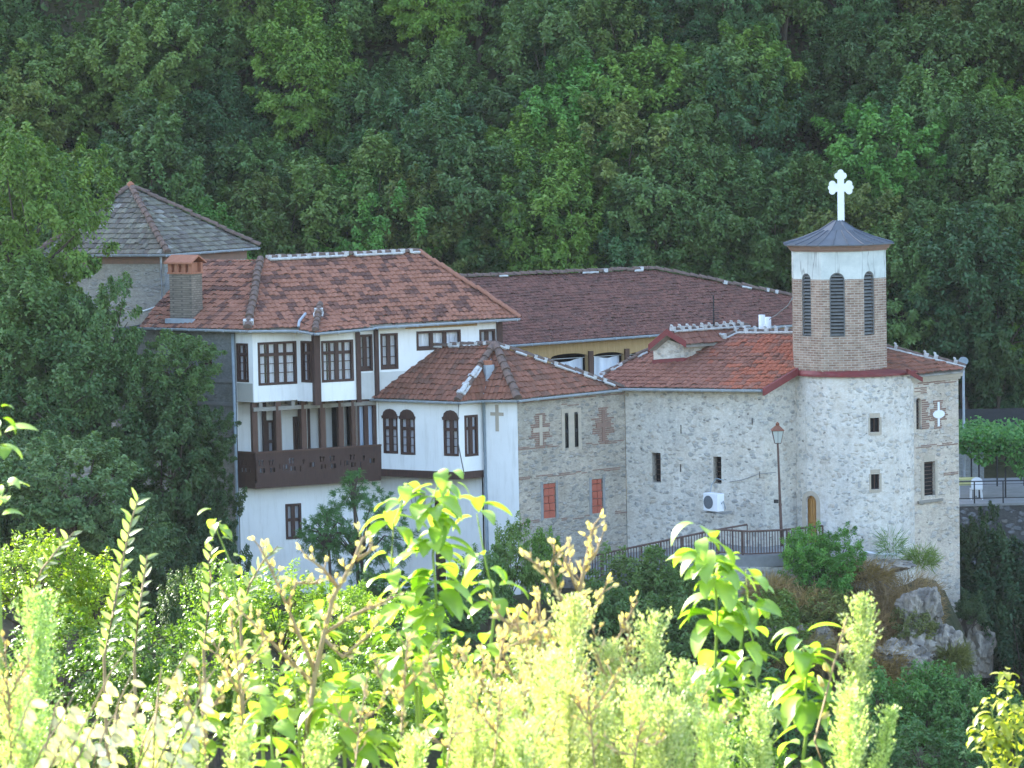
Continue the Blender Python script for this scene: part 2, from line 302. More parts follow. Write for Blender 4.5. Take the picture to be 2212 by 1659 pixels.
def window(parent, A, B, op, cols=2, rows=(.7,), sash=2, mat='wood', curtain='curtain', inset=.08, fw=.085, bar=.024, cgap=.0, name='window', proud=.015, halves=None):
    u0, u1, v0, v1 = op[:4]; ar = op[4] if len(op) > 4 else 0
    mb = MB(); e = -inset
    g = .004
    lbox(mb, A, B, u0 + g, u0 + fw, v0 + g, v1 - g, e - .05, proud if ar == 0 else e + .03); lbox(mb, A, B, u1 - fw, u1 - g, v0 + g, v1 - g, e - .05, proud if ar == 0 else e + .03)
    lbox(mb, A, B, u0 + fw, u1 - fw, v0 + g, v0 + fw, e - .05, proud); lbox(mb, A, B, u0 + fw, u1 - fw, v1 - fw - ar * .6, v1 - g, e - .05, e + .03 if ar else proud)
    w = u1 - u0 - 2 * fw
    for k in range(1, sash): 
        c = u0 + fw + w * k / sash; lbox(mb, A, B, c - .075, c + .075, v0 + fw, v1 - fw - ar * .6, e - .05, e + .02)
    hh = v1 - v0 - 2 * fw
    if ar: hh -= ar * .6
    for k in range(sash):
        s0 = u0 + fw + w * k / sash; 
        for j in range(1, cols):
            c = s0 + w / sash * j / cols; lbox(mb, A, B, c - .042, c + .042, v0 + fw, v0 + fw + hh, e - .04, e + .008)
    for r in rows[:1]:
        c = v0 + fw + hh * r; lbox(mb, A, B, u0 + fw, u1 - fw, c - .055, c + .055, e - .045, e + .014)
    for r in rows[1:]:
        c = v0 + fw + hh * r; lbox(mb, A, B, u0 + fw, u1 - fw, c - bar / 2, c + bar / 2, e - .03, e + .002)
    fr = mb.build(name, mat, parent)
    a, u, n, _ = frame2(A, B); W = lambda U, V, D: a + u * U + Vector((0, 0, V)) + n * D
    p = MB(); p.face([W(u0 + .02, v0 + .02, e - .02), W(u1 - .02, v0 + .02, e - .02), W(u1 - .02, v1 - .02, e - .02), W(u0 + .02, v1 - .02, e - .02)]); p.build('pane', 'glass', fr)
    if curtain:
        cm = MB()
        K = 40
        for k in range(K):
            x0 = u0 + .02 + (u1 - u0 - .04) * k / K; x1 = u0 + .02 + (u1 - u0 - .04) * (k + 1) / K
            fr_ = ((k + .5) / K * sash * cols) % 1
            if fr_ > 1 - cgap: continue
            d0 = e - .1 - .025 * math.sin(k * 1.9); d1 = e - .1 - .025 * math.sin((k + 1) * 1.9)
            cm.face([W(x0, v0 + .03, d0), W(x1, v0 + .03, d1), W(x1, v1 - .03, d1), W(x0, v1 - .03, d0)])
        cm.build('curtain', curtain, fr)
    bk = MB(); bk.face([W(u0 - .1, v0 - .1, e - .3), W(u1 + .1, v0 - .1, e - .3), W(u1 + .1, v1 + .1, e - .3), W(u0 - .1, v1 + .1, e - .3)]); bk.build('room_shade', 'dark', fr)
    return fr
def opq(A, B, x0, y0, x1, y1, arch=0):
    """opening whose top-left / bottom-right come from two measured picture points on the wall plane"""
    a = uvp(x0, y0, A, B); b = uvp(x1, y1, A, B); return (a[0], b[0], b[1], a[1], arch)
# ---------------------------------------------------------------- roofs
def roofgrid(bm, poly, e0, e1, w, h, amp, step, seed, uvl):
    """tiled surface clipped to a convex polygon lying in one plane"""
    n = Vector((0, 0, 0))
    for i in range(len(poly)): n += (poly[i] - poly[0]).cross(poly[(i + 1) % len(poly)] - poly[0])
    n.normalize()
    if n.z < 0: n = -n
    U = (e1 - e0); U = (U - n * U.dot(n)).normalized(); V = n.cross(U)
    if V.z < 0: V = -V
    loc = [((p - e0).dot(U), (p - e0).dot(V)) for p in poly]
    u0, u1 = min(q[0] for q in loc), max(q[0] for q in loc); v0, v1 = min(q[1] for q in loc), max(q[1] for q in loc)
    r = random.Random(seed); S = 6; du = w / S
    iu0, iu1 = math.floor(u0 / w) * S, math.ceil(u1 / w) * S; jv0, jv1 = math.floor(v0 / h), math.ceil(v1 / h)
    tmp = bmesh.new(); ul = tmp.loops.layers.uv.new('UVMap')
    prof = [0, .5, .87, 1, .87, .5]
    for j in range(jv0, jv1):
        jit = {}
        rows = []
        for vv, lift in ((j * h + .001, step), ((j + 1) * h, 0.)):
            row = []
            for i in range(iu0, iu1 + 1):
                ti = i // S
                if ti not in jit: jit[ti] = r.gauss(0, .008)
                sagz = .012 * math.sin(i * du * .9 + j * .4)
                z = amp * prof[i % S] + lift + jit[ti] + sagz
                row.append(tmp.verts.new(e0 + U * (i * du) + V * (vv + (jit[ti] * 1.2 if lift else 0)) + n * z))
            rows.append(row)
        base = [tmp.verts.new(q.co - n * step * 1.3) for q in rows[0]]
        for k in range(len(base) - 1):
            for a_, b_, c_, d_ in ((rows[0][k], rows[0][k + 1], rows[1][k + 1], rows[1][k]), (base[k], base[k + 1], rows[0][k + 1], rows[0][k])):
                f = tmp.faces.new((a_, b_, c_, d_))
                uu = (iu0 + k + .5) * du; uv_ = ((uu, (j + .5) * h),) * 4
                for lp, q in zip(f.loops, uv_): lp[ul].uv = q
    cen = sum(poly, Vector()) / len(poly)
    for i in range(len(poly)):
        p, q = poly[i], poly[(i + 1) % len(poly)]; d = q - p
        if d.length < 1e-4: continue
        pn = d.cross(n).normalized()
        if pn.dot(cen - p) > 0: pn = -pn
        bmesh.ops.bisect_plane(tmp, geom=tmp.verts[:] + tmp.edges[:] + tmp.faces[:], plane_co=p, plane_no=pn, clear_outer=True)
    me = bpy.data.meshes.new('tmp'); tmp.to_mesh(me); tmp.free(); bm.from_mesh(me); bpy.data.meshes.remove(me)
def roof(name, polys, parent, mat, w=.23, h=.34, amp=.035, step=.03, under='wood_pale', label=None):
    """polys: list of (polygon, eave start, eave end)"""
    bm = bmesh.new(); bm.loops.layers.uv.new('UVMap')
    und = MB()
    for k, (poly, e0, e1) in enumerate(polys):
        roofgrid(bm, poly, e0, e1, w, h, amp, step, k + 3, None)
        dz = Vector((0, 0, -.05)); und.face([p + dz for p in poly]); und.face([p + dz * 2 for p in poly][::-1])
        for i in range(len(poly)):
            p, q = poly[i], poly[(i + 1) % len(poly)]; und.face([p + dz, q + dz, q + dz * 2, p + dz * 2])
    b = BASE[parent.name]; bmesh.ops.translate(bm, verts=bm.verts, vec=-b)
    me = bpy.data.meshes.new(name); bm.to_mesh(me); bm.free(); me.materials.append(M[mat])
    o = bpy.data.objects.new(name, me); C.objects.link(o); o.parent = parent; BASE[o.name] = b
    if label: o['label'] = label
    und.build('eave_boards', under, o); return o
def caps(p, q, parent, r=.11, mat='cap', white=0., name='ridge_tiles', comb=False, seed=1, lift=.05):
    """overlapping half-round ridge tiles along a line, with mortar blobs"""
    mb = MB(); wm = MB(); rr = random.Random(seed); d = q - p; Ln = d.length; d.normalize(); n = max(1, int(Ln / .36))
    side = d.cross(Vector((0, 0, 1))).normalized(); up = side.cross(d)
    for k in range(n):
        a = p + d * (Ln * k / n) + up * lift + side * rr.gauss(0, .01); Lk = Ln / n * 1.12
        j = rr.gauss(0, .012)
        K = 7
        for e in range(K):
            t0, t1 = math.pi * e / K, math.pi * (e + 1) / K
            for (r0, r1) in ((1, 1),):
                A1 = a + side * math.cos(t0) * r * 1.12 + up * (math.sin(t0) * r * 1.12 + j + .02); A2 = a + side * math.cos(t1) * r * 1.12 + up * (math.sin(t1) * r * 1.12 + j + .02)
                B1 = a + d * Lk + side * math.cos(t0) * r * .9 + up * (math.sin(t0) * r * .9 + j); B2 = a + d * Lk + side * math.cos(t1) * r * .9 + up * (math.sin(t1) * r * .9 + j)
                mb.face([A1, B1, B2, A2])
                for s_ in (-.16,): mb.face([A1, A2, a + side * math.cos(t1) * r * .5 + up * j, a + side * math.cos(t0) * r * .5 + up * j])
        if rr.random() < white:
            c = a + up * (r * .55 + j)
            s1 = side * r * 1.3; ht = r * (1.25 if comb else .75)
            wm.box(c - s1 - d * .05 - up * r * .8, s1 * 2, d * (.1 + .08 * rr.random()), up * (ht + r * .5))
            if comb: wm.tube([c + up * ht * .2, c + up * (ht + .02) - d * .04, c + up * (ht + .03) - d * .1], [.05, .045, .035], 5)
        if comb or rr.random() < white * .8:
            for s_ in (1, -1):
                wm.tube([a + side * s_ * r * 1.1 - up * .03, a + d * Lk * .5 + side * s_ * r * (1.1 + .2 * rr.random()) - up * .02, a + d * Lk + side * s_ * r * 1.1 - up * .03], [.045, .035 + .025 * rr.random(), .045], 5)
    o = mb.build(name, mat, parent)
    if wm.v: wm.build('mortar', 'mortar', o)
    return o
def gutter(pts, parent, r=.075, mat='gutter', drop=.05):
    mb = MB()
    for a, b in zip(pts[:-1], pts[1:]):
        d = (b - a).normalized(); s = d.cross(Vector((0, 0, 1))).normalized(); z = Vector((0, 0, 1)); o = Vector((0, 0, -drop))
        K = 6
        for e in range(K):
            t0, t1 = math.pi * e / K, math.pi * (e + 1) / K
            f = lambda P, T, rr_: P + o + s * math.cos(T) * rr_ - z * math.sin(T) * rr_
            mb.face([f(a, t0, r), f(a, t1, r), f(b, t1, r), f(b, t0, r)]); mb.face([f(a, t0, r * .88), f(b, t0, r * .88), f(b, t1, r * .88), f(a, t1, r * .88)])
        for sg in (1, -1): mb.tube([a + o + s * sg * r, b + o + s * sg * r], .012, 5)
        Ln = (b - a).length
        for k in range(int(Ln / .8) + 1):
            c = a + d * min(Ln, k * .8 + .1) + o
            mb.box(c - s * r * 1.08 - d * .015, s * r * 2.16, d * .03, -z * r * .98)
    return mb.build('gutter', mat, parent)
# ================================================================ MAIN HOUSE
def xy(px, py, Y): p = pt(px, py, Y); return Vector((p.x, p.y))
def zat(x, y, a, b, c):
    n = (b - a).cross(c - a); return a.z - (n.x * (x - a.x) + n.y * (y - a.y)) / n.z
u1 = Vector((-.79, .61)).normalized(); u2 = Vector((.906, .423)).normalized()
K0 = xy(508, 722, -.42); C0 = K0 - u1 * .82
zE = pt(545, 719, C0.y).z; zJ = pt(545, 869, C0.y).z
HB = Vector((K0.x + 4, 4, 0))
house = thing('monastery_house', HB, 'large white monastery house with dark timber windows, carved wooden balcony and patchy red tiled roof', 'house')
U9 = C0 + u2 * 9.75
opsM = []
def W_(A, B, x0, y0, x1, y1, arch=0): return opq(A, B, x0, y0, x1, y1, arch)
o1 = W_(C0, U9, 556, 740, 643, 829); oA = W_(C0, U9, 774, 723, 806, 801); oB = W_(C0, U9, 821, 722, 861, 797)
oC = W_(C0, U9, 899, 716, 996, 753); oD = W_(C0, U9, 1035, 712, 1071, 744)
oB = (oB[0], oB[1], oB[2], oA[3]); oo = [o1, oA, oB, oC, oD]
z_low = pt(545, 900, C0.y).z
mb = MB(); wall(mb, C0, U9, zJ, zE + .05, oo, .2)
qu = opq(C0, U9, 771, 870, 772, 880)[0]; q = C0 + u2 * qu
od = W_(C0, U9, 776, 876, 811, 1000); zf = pt(545, 1040, C0.y).z
wall(mb, q, C0 + u2 * opq(C0, U9, 817, 900, 818, 901)[0], pt(822, 1036, 1.2).z, zJ, [(od[0] - qu - .14, od[1] - qu + .1, zf, zJ - .12)], .2)
oL = W_(K0, C0, 510, 741, 538, 826)
wall(mb, K0, C0, zJ, zE + .05, [oL], .2)
# upper left jetty underside, back and right closing walls
U9b = U9 + Vector((-.42, .9)) * 6; GL = K0 + u1 * 6; GLb = GL + Vector((2, 6))
bw_ = MB(); wall(bw_, U9, U9b, -1.5, zE + .05, ()); wall(bw_, U9b, GLb, -1.5, zE, ()); wall(bw_, GLb, GL, -2.5, zE, ()); bw_.build('back_wall', 'render_grey', house)
mb.build('upper_wall', 'plaster', house)
window(house, C0, U9, o1, 2, (.73, .49, .25), 2, cgap=.25); window(house, C0, U9, oA, 1, (.03, .66, .33), 2, cgap=.0); window(house, C0, U9, oB, 1, (.03, .66, .33), 2, cgap=.0)
w = window(house, C0, U9, oC, 1, (.02,), 3, cgap=0); window(house, C0, U9, oD, 1, (.02,), 2, cgap=0)
window(house, K0, C0, oL, 2, (.73, .49, .25), 1, cgap=.3)
# stained plaster patches low on the side and right bay (thin separate coats)
mb = MB()
lbox(mb, K0, C0, .04, .78, zJ + .02, oL[2] - .04, 0, .012); mb.build('plaster_patch', 'plaster_old', house)
mb = MB(); lbox(mb, C0, U9, oA[0] + .02, oA[1] - .02, pt(790, 862, .9).z, oA[2] - .06, 0, .012); lbox(mb, C0, U9, oB[0] - .1, oB[1] + .3, pt(830, 862, .9).z, oB[2] - .08, 0, .01); mb.build('plaster_patch', 'plaster_dirty', house)
# old cream strip under the eave
mb = MB(); lbox(mb, C0, U9, oB[1] + .3, oD[0] - .1, zE - .12, zE, 0, .06); mb.build('eave_band', 'ochre', house)
# corner timber at right end
mb = MB(); ul = (U9 - C0).length; lbox(mb, C0, U9, oD[1] + .03, ul + .02, 3.0, zE, -.1, .06); mb.build('corner_timber', 'wood', house)
# grey side wall
mb = MB(); wall(mb, GL, K0, -2.5, zE + .02, [W_(GL, K0, 437, 744, 458, 788)], .3); mb.build('side_wall', 'render_grey', house)
window(house, GL, K0, W_(GL, K0, 437, 744, 458, 788), 1, (.5,), 1, curtain=None)
mb = MB(); zb = pt(507, 820, K0.y).z; lbox(mb, GL, K0, 0, 5.9, zb - .12, zb, .0, .05); lbox(mb, GL, K0, 0, 5.9, zb - .95, zb - .83, 0, .05); mb.build('stone_band', 'concrete', house)
# oriel
O0 = C0 + u2 * opq(C0, U9, 641, 800, 642, 801)[0]; O1 = O0 - u1 * .93; O2 = O1 + u2 * 1.6; O3 = O2 + u1 * .93
zo = zE - .02; zob = pt(685, 868, O1.y).z
ow = W_(O0, O1, 649, 736, 675, 827); of = W_(O1, O2, 693, 738, 765, 825)
of = (of[0], of[1], ow[2], ow[3])
mb = MB(); wall(mb, O0, O1, zob, zo, [ow], .2); wall(mb, O1, O2, zob, zo, [of], .2); wall(mb, O2, O3, zob, zo, ())
mb.face([(*O0, zob), (*O1, zob), (*O2, zob), (*O3, zob)]); oriel = mb.build('oriel', 'plaster', house)
window(oriel, O0, O1, ow, 2, (.73, .49, .25), 1, cgap=.35); window(oriel, O1, O2, of, 2, (.73, .49, .25), 2, cgap=.2)
def post(parent, p, z0, z1, s=.2, mat='wood', name='post', rz=.44):
    m_ = MB(); m_.cbox((p[0], p[1], z0), s, s, z1 - z0, rz); return m_.build(name, mat, parent)
post(oriel, O1, zob - .12, zo, .24); post(oriel, O2, zob - .1, zo, .16)
pO = C0 + u2 * (oA[1] + .12) ; post(house, (pO.x + .02, pO.y - .05), zJ - .02, zE, .14)
# jetty beams and rafter ends
for k in range(9):
    a = C0 + u2 * (.25 + k * .62); m_ = MB(); m_.box((a.x - .06, a.y + .02, zJ - .2), (.12, .05, 0), (-.3, .85, 0), (0, 0, .18)); m_.build('joist', 'wood_pale', house)
for k in range(8):
    a = C0 + u2 * (.4 + k * 1.2); m_ = MB(); m_.box((a.x + .2, a.y - .4, zE + .02), (.12, .05, 0), (-.25, .55, .1), (0, 0, .1)); m_.build('rafter_end', 'wood', house)
mb = MB(); lbox(mb, C0, U9, 0, opq(C0, U9, 822, 870, 823, 880)[0], zJ - .34, zJ - .2, -.18, -.02); mb.build('lintel_beam', 'wood_pale', house)
mb = MB(); lbox(mb, C0, U9, .02, 4.5, zJ - .03, zJ - .004, -2.2, -.02); mb.build('gallery_ceiling', 'wood_pale', house)
# gallery
n2 = Vector((u2.y, -u2.x)); G0 = K0 - n2 * .75; GE = G0 + u2 * 6
zr = pt(545, 980, C0.y).z; zf = pt(545, 1040, C0.y).z; zs = pt(545, 1056, C0.y).z
gd = [W_(G0, GE, 575, 908, 596, 1020), W_(G0, GE, 632, 900, 646, 1020), W_(G0, GE, 716, 880, 735, 1020), W_(G0, GE, 748, 878, 768, 1020)]
gd = [(a_[0], a_[1], zf + .02, a_[3], 0) for a_ in gd]
mb = MB(); wall(mb, G0, GE, zf, zJ - .02, gd, .2); wall(mb, K0 - n2 * 0 + u1 * .0, K0 + u2 * .02, zf, zJ); 
mb.face([(*K0, zf), (*G0, zf), (*G0, zJ), (*K0, zJ)]); mb.build('gallery_wall', 'plaster', house)
for k, a_ in enumerate(gd):
    if k < 2: window(house, G0, GE, a_, 1, (.62,), 1, curtain='curtain' if k == 0 else None, name='gallery_doorway', inset=.05)
    else:
        m_ = MB(); lbox(m_, G0, GE, a_[0], a_[1], zf + .02, a_[3] - .01, -.12, -.06); m_.build('gallery_doorway', 'dark', house)  # near-black panel stands for the unlit opening
for k, px in enumerate((568, 592, 646, 690, 664)):
    u_ = opq(G0, GE, px, 900, px + 1, 901)[0]; p = G0 + u2 * u_ + n2 * .12; post(house, p, zf, zJ - .1, .13 if k < 4 else .08, 'wood')
R1u = opq(C0, U9, 822, 970, 823, 980)[0]; R1 = C0 + u2 * R1u
for k, px in enumerate((546, 603, 658, 699, 738, 766)):
    u_ = opq(C0, U9, px, 930, px + 1, 931)[0]; p = C0 + u2 * (u_ + (.14 if k == 0 else 0)) - n2 * (.22 if k == 0 else .12)
    post(house, p, zf, zJ - .03, .2, 'wood_post')
    m_ = MB(); m_.cbox((p.x + .105, p.y + .02, zf), .02, .16, zJ - .2 - zf, .44); m_.build('post_edging', 'wood_pale', house)
od = (od[0], od[1], zf + .3, od[3])
m_ = MB(); lbox(m_, C0, U9, od[0] - .14, od[0] + .02, zf, zJ - .15, -.2, -.06); lbox(m_, C0, U9, od[1] - .02, od[1] + .1, zf, zJ - .15, -.2, -.06); lbox(m_, C0, U9, od[0], od[1], od[3] - .04, zJ - .15, -.2, -.06); lbox(m_, C0, U9, (od[0] + od[1]) / 2 - .08, (od[0] + od[1]) / 2 + .08, zf, od[3], -.18, -.07)
gdr = m_.build('curtained_door', 'wood', house)
m_ = MB()
for k in range(24):
    a_, b_ = od[0] + (od[1] - od[0]) * k / 24, od[0] + (od[1] - od[0]) * (k + 1) / 24; a3, uu, nn, _ = frame2(C0, U9)
    f = lambda U_, V_, D_: a3 + uu * U_ + Vector((0, 0, V_)) + nn * D_
    m_.face([f(a_, zf, -.24 - .02 * math.sin(k * 2)), f(b_, zf, -.24 - .02 * math.sin(k * 2 + 2)), f(b_, od[3], -.24 - .02 * math.sin(k * 2 + 2)), f(a_, od[3], -.24 - .02 * math.sin(k * 2))])
m_.build('curtain', 'blue_curtain', gdr)
# balcony
holes = []
def hole(u, z, kind):
    if kind == 't': holes.append((u - .018, u + .018, z - .1, z + .1)); holes.append((u - .045, u + .045, z + .03, z + .065))
    elif kind == 'd': holes.append((u - .036, u + .036, z - .08, z + .08))
    else: holes.append((u - .015, u + .015, z - .1, z + .1))
zc = (zr + zf) / 2 - .02
u_ = .12; k = 0
while u_ < R1u - .15:
    g_ = k % 6
    if g_ in (0, 1, 3): hole(u_, zc + .18, 't'); hole(u_ + .12, zc + .18, 't'); hole(u_ + .05, zc - .1, 'd'); hole(u_ + .17, zc - .1, 'd')
    elif g_ == 2: hole(u_, zc + .0, 's'); hole(u_ + .14, zc - .05, 's'); hole(u_ + .26, zc - .02, 'd')
    elif g_ == 4: hole(u_, zc - .12, 's'); hole(u_ + .13, zc + .12, 't')
    else: hole(u_, zc, 'd'); hole(u_ + .12, zc, 'd')
    u_ += .39; k += 1
bal = MB(); wall(bal, C0, R1, zf - .05, zr, [h + (0,) for h in holes if h[1] < R1u - .03], .035, .06)
hl = [(.12, .145, zc + .08, zc + .26, 0), (.28, .305, zc + .08, zc + .26, 0), (.44, .465, zc + .08, zc + .26, 0), (.18, .235, zc - .16, zc - .02, 0), (.36, .415, zc - .16, zc - .02, 0), (.56, .61, zc - .16, zc - .02, 0)]
wall(bal, K0, C0, zf - .05, zr, hl, .035, .06)
balc = bal.build('balcony', 'wood', house)
m_ = MB(); lbox(m_, C0, U9, -.04, R1u, zr, zr + .06, -.02, .1); lbox(m_, K0, C0, 0, .82, zr - .003, zr + .057, -.02, .1); m_.build('handrail', 'wood_post', balc)
m_ = MB(); lbox(m_, C0, U9, -.04, R1u - .02, zs, zf - .05, -1.1, .04); m_.build('floor_beam', 'wood', balc)
m_ = MB(); lbox(m_, K0, C0, 0, .8, zs + .003, zf - .053, -.8, .04); m_.build('floor_beam', 'wood', balc)
# ground floor
G1 = xy(822, 1030, 1.9); G1 = K0 + u2 * opq(K0, K0 + u2 * 9, 822, 1030, 823, 1040)[0]; G2 = xy(1041, 1040, .15)
oG = W_(K0, G1, 616, 1089, 652, 1163)
mb = MB(); wall(mb, K0, G1, -2.5, zs + .1, [oG], .15); gfd = W_(G1, G2, 937, 1063, 962, 1180); gfd = (gfd[0], gfd[1], -1.5, gfd[3], .25)
wall(mb, G1, G2, -2.5, zs + .3, [gfd], .3); mb.build('ground_floor_wall', 'plaster', house)
window(house, K0, G1, oG, 1, (.55,), 2, inset=.04, proud=.03, curtain='curtain', cgap=.1)
window(house, G1, G2, gfd, 1, (.6,), 1, curtain=None, name='door')
# roof planes
e0 = pt(535, 713, -1.5); eL = pt(297, 706, 1.5); eR = pt(1122, 687, 3.0); rL = pt(562, 562, 3.0)
rR = onplane(905, 546, e0, eR, rL)
bt = rL + Vector((u1.x, u1.y, 0)) * 3.2; bt.z = rL.z
back = Vector((-.42, .9, 0)) * 5 - Vector((0, 0, 2.2))
rf = roof('roof', [([e0, eR, rR, rL], e0, eR), ([eL, e0, rL, bt], e0, eL), ([rL, rR, rR + back, rL + back], rR + back, rL + back), ([rR, eR, rR + back], eR, rR + back)], house, 'tile_main', .2, .27)
caps(e0, rL, rf, .14, 'cap', .15, 'hip_tiles', seed=3); caps(rL + Vector((.3, .1, 0)), rR, rf, .12, 'cap', .97, seed=4); caps(rR, eR, rf, .1, 'tile_main', 0, 'hip_tiles', seed=5)
tp = pt(680, 719, -1.8); tr = pt(806, 708, -.75); ap = onplane(692, 667, e0, eR, rL) + Vector((0, 0, .12)); vl = pt(646, 713, -.95)
rf2 = roof('oriel_roof', [([tp, tr, ap], tp, tr), ([vl, tp, ap], vl, tp)], house, 'tile_main'); caps(tp, ap, rf2, .12, 'cap', .1, 'hip_tiles')
m_ = MB(); m_.tube([vl + Vector((-.02, 0, .12)), vl + Vector((0, .15, .3)), vl.lerp(ap, .5) + Vector((-.15, 0, .15))], .05, 6); m_.build('valley_flashing', 'gutter', rf2)
D_ = Vector((0, -.04, .03))
gutter([eL + D_, e0 + D_, vl + D_, tp + D_, tr + D_], house); gutter([pt(808, 706, .45) + D_, eR + D_], house)
def pipe(parent, pts, r=.05, mat='pipe', name='downpipe'):
    m_ = MB(); m_.tube(pts, r, 8); return m_.build(name, mat, parent, True)
pipe(house, [Vector((K0.x - .08, K0.y - .12, z)) for z in (zE - .05, 3, 0, -2.5)], .06)
a = C0 + u2 * (oB[0] - .1); pipe(house, [Vector((a.x, a.y - .08, zE + .05)), Vector((a.x, a.y - .08, zJ + .1))], .045)
# chimney on the left slope
cb = onplane(402, 692, eL, e0, rL); zc0 = cb.z - .3; rzc = R(-32)
m_ = MB(); zt = pt(402, 592, cb.y).z; m_.cbox((cb.x - .02, cb.y + .45, zc0), 1.0, .62, zt - zc0, rzc); ch = m_.build('chimney', 'brick_grey', house)
m_ = MB(); m_.cbox((cb.x - .02, cb.y + .45, zt), 1.1, .72, .06, rzc)
for dx in (-.46, -.15, .17, .46):
    for dy in (-.27, .27):
        p = Matrix.Rotation(rzc, 3, 'Z') @ Vector((dx, dy, 0)); m_.cbox((cb.x - .02 + p.x, cb.y + .45 + p.y, zt + .06), .16, .12, .34, rzc)
m_.build('chimney_top', 'terracotta', ch)
m_ = MB(); m_.cbox((cb.x - .02, cb.y + .45, zt + .06), .8, .4, .34, rzc); m_.build('flue', 'terracotta', ch)
m_ = MB(); mr = Matrix.Rotation(rzc, 3, 'Z'); c_ = Vector((cb.x - .02, cb.y + .45, zt + .4))
A_ = [c_ + mr @ Vector(v) for v in ((-.62, -.46, -.04), (.62, -.46, -.04), (.62, 0, .22), (-.62, 0, .22), (-.62, .46, -.04), (.62, .46, -.04))]
up_ = Vector((0, 0, .06)); A2 = [v + up_ for v in A_]
m_.add(A_ + A2, [(0, 1, 2, 3), (3, 2, 5, 4), (6, 9, 8, 7), (9, 10, 11, 8), (0, 6, 7, 1), (4, 5, 11, 10), (0, 3, 9, 6), (3, 4, 10, 9), (1, 7, 8, 2), (2, 8, 11, 5)])
m_.build('chimney_cap', 'terracotta', ch)
m_ = MB(); m_.cbox((cb.x - .05, cb.y + .32, cb.z - .1), 1.2, .86, .16, rzc); m_.build('flashing', 'gutter', ch)
# ================================================================ REAR-LEFT TOWER
tb_ = pt(361, 549, 5.2); ta_ = pt(80, 560, 7.5); ta_.z = tb_.z; tc_ = pt(560, 540, 9.2); tc_.z = tb_.z + .05; tap = pt(282, 405, 9.4)
te_ = Vector((ta_.x - .5, 13, tb_.z)); td_ = Vector((tc_.x - 3, 14.5, tb_.z))
tower = thing('slate_roofed_tower', (tap.x, 9, 3), 'old stone tower with grey moss-tinged tiled pyramid roof rising behind the chimney', 'tower')
ring = [ta_, tb_, tc_, td_, te_]; cen = sum(ring, Vector()) / 5
inn = [p + (cen - p).normalized() * .55 for p in ring]
mb = MB(); bb = MB()
for i in range(5):
    A, B = inn[i], inn[(i + 1) % 5]; wall(mb, A, B, 0, tb_.z - .38); wall(bb, A + (A - cen).normalized() * .06, B + (B - cen).normalized() * .06, tb_.z - .38, tb_.z - .03)
mb.build('wall', 'stone_tower', tower); bb.build('brick_cornice', 'brick_field', tower)
trf = roof('roof', [([ring[i], ring[(i + 1) % 5], tap], ring[i], ring[(i + 1) % 5]) for i in range(5)], tower, 'tile_grey', .2, .3, .018, .035)
for i in range(3): caps(ring[i], tap, trf, .12, 'cap', .0, 'hip_tiles', seed=20 + i)
m_ = MB(); m_.tube([tap + Vector((0, 0, 0)), tap + Vector((0, 0, .14)), tap + Vector((0, 0, .24))], [.17, .14, .04], 8); m_.build('finial', 'terracotta', trf)
gutter([ta_ + D_, tb_ + D_, tc_ + D_], tower)
pb = inn[1] + Vector((-.1, -.25, 0)); pipe(tower, [Vector((pb.x, pb.y, z)) for z in (tb_.z - .1, tb_.z - 1.9)] + [Vector((pb.x - .9, pb.y - .1, tb_.z - 2.2))], .05, 'white')
# ================================================================ WHITE WING WITH STONE WALL
E4 = xy(1349, 842, 2.3); E3 = xy(1117, 864, -.85); E2 = xy(1041, 864, .0); E1 = xy(990, 868, -.6); E0 = xy(817, 862, 1.12)
wz = pt(990, 868, E1.y - .3).z
wing = thing('corner_wing', (E2.x, 2.5, 0), 'lower wing joining white plastered bay with arched windows to grey stone wall, red-brown tiled roof', 'building')
zb0 = pt(990, 1020, E1.y).z; zb1 = pt(990, 1036, E1.y).z
def wo(A, B, x0, y0, x1, y1, ar=0): return opq(A, B, x0, y0, x1, y1, ar)
f3 = lambda x, y: (756 + .2929 * x, 675 + .2929 * y)
def w3(A, B, x0, y0, x1, y1, ar=0):
    a, b = f3(x0, y0), f3(x1, y1); return opq(A, B, a[0], a[1], b[0], b[1], ar)
wa = w3(E0, E1, 238, 712, 356, 1043, .26); wb = w3(E0, E1, 364, 716, 484, 1052, .26); wc = w3(E0, E1, 684, 722, 804, 1062, .26); wd = w3(E1, E2, 842, 760, 948, 1056)
mb = MB(); wall(mb, E0, E1, zb0, wz + .1, [wa, wb, wc], .2); wall(mb, E1, E2, zb0, wz + .1, [wd], .2); wall(mb, E2, E3, -2.5, wz + .1, ())
mb.build('white_wall', 'plaster', wing)
for o_ in (wa, wb, wc): window(wing, E0, E1, o_, 1, (.66, .42, .2), 2, curtain='curtain', cgap=.3, name='arched_window', inset=.05)
window(wing, E1, E2, wd, 1, (.7,), 2, name='window', inset=.04)
for o_ in (wa, wb, wc):   # shouldered arch heads
    m_ = MB(); um = (o_[0] + o_[1]) / 2; a3, uu, nn, _ = frame2(E0, E1); hw = (o_[1] - o_[0]) / 2
    P2 = [(um + hw * 1.04 * s * x, o_[3] + dz) for s, x, dz in [(-1, 1, -.34), (-1, 1.06, -.24), (-1, .9, -.22), (-1, .8, -.1), (-1, .45, -.01), (1, .0, .02), (1, .45, -.01), (1, .8, -.1), (1, .9, -.22), (1, 1.06, -.24), (1, 1, -.34)]]
    P3 = [a3 + uu * p[0] + Vector((0, 0, p[1])) - nn * .02 for p in P2]; n_ = len(P3)
    m_.add(P3 + [p + nn * .05 for p in P3], [tuple(range(n_)), tuple(range(2 * n_ - 1, n_ - 1, -1))] + [(i, i + 1, n_ + i + 1, n_ + i) for i in range(n_ - 1)]); m_.build('window_head', 'wood', wing)
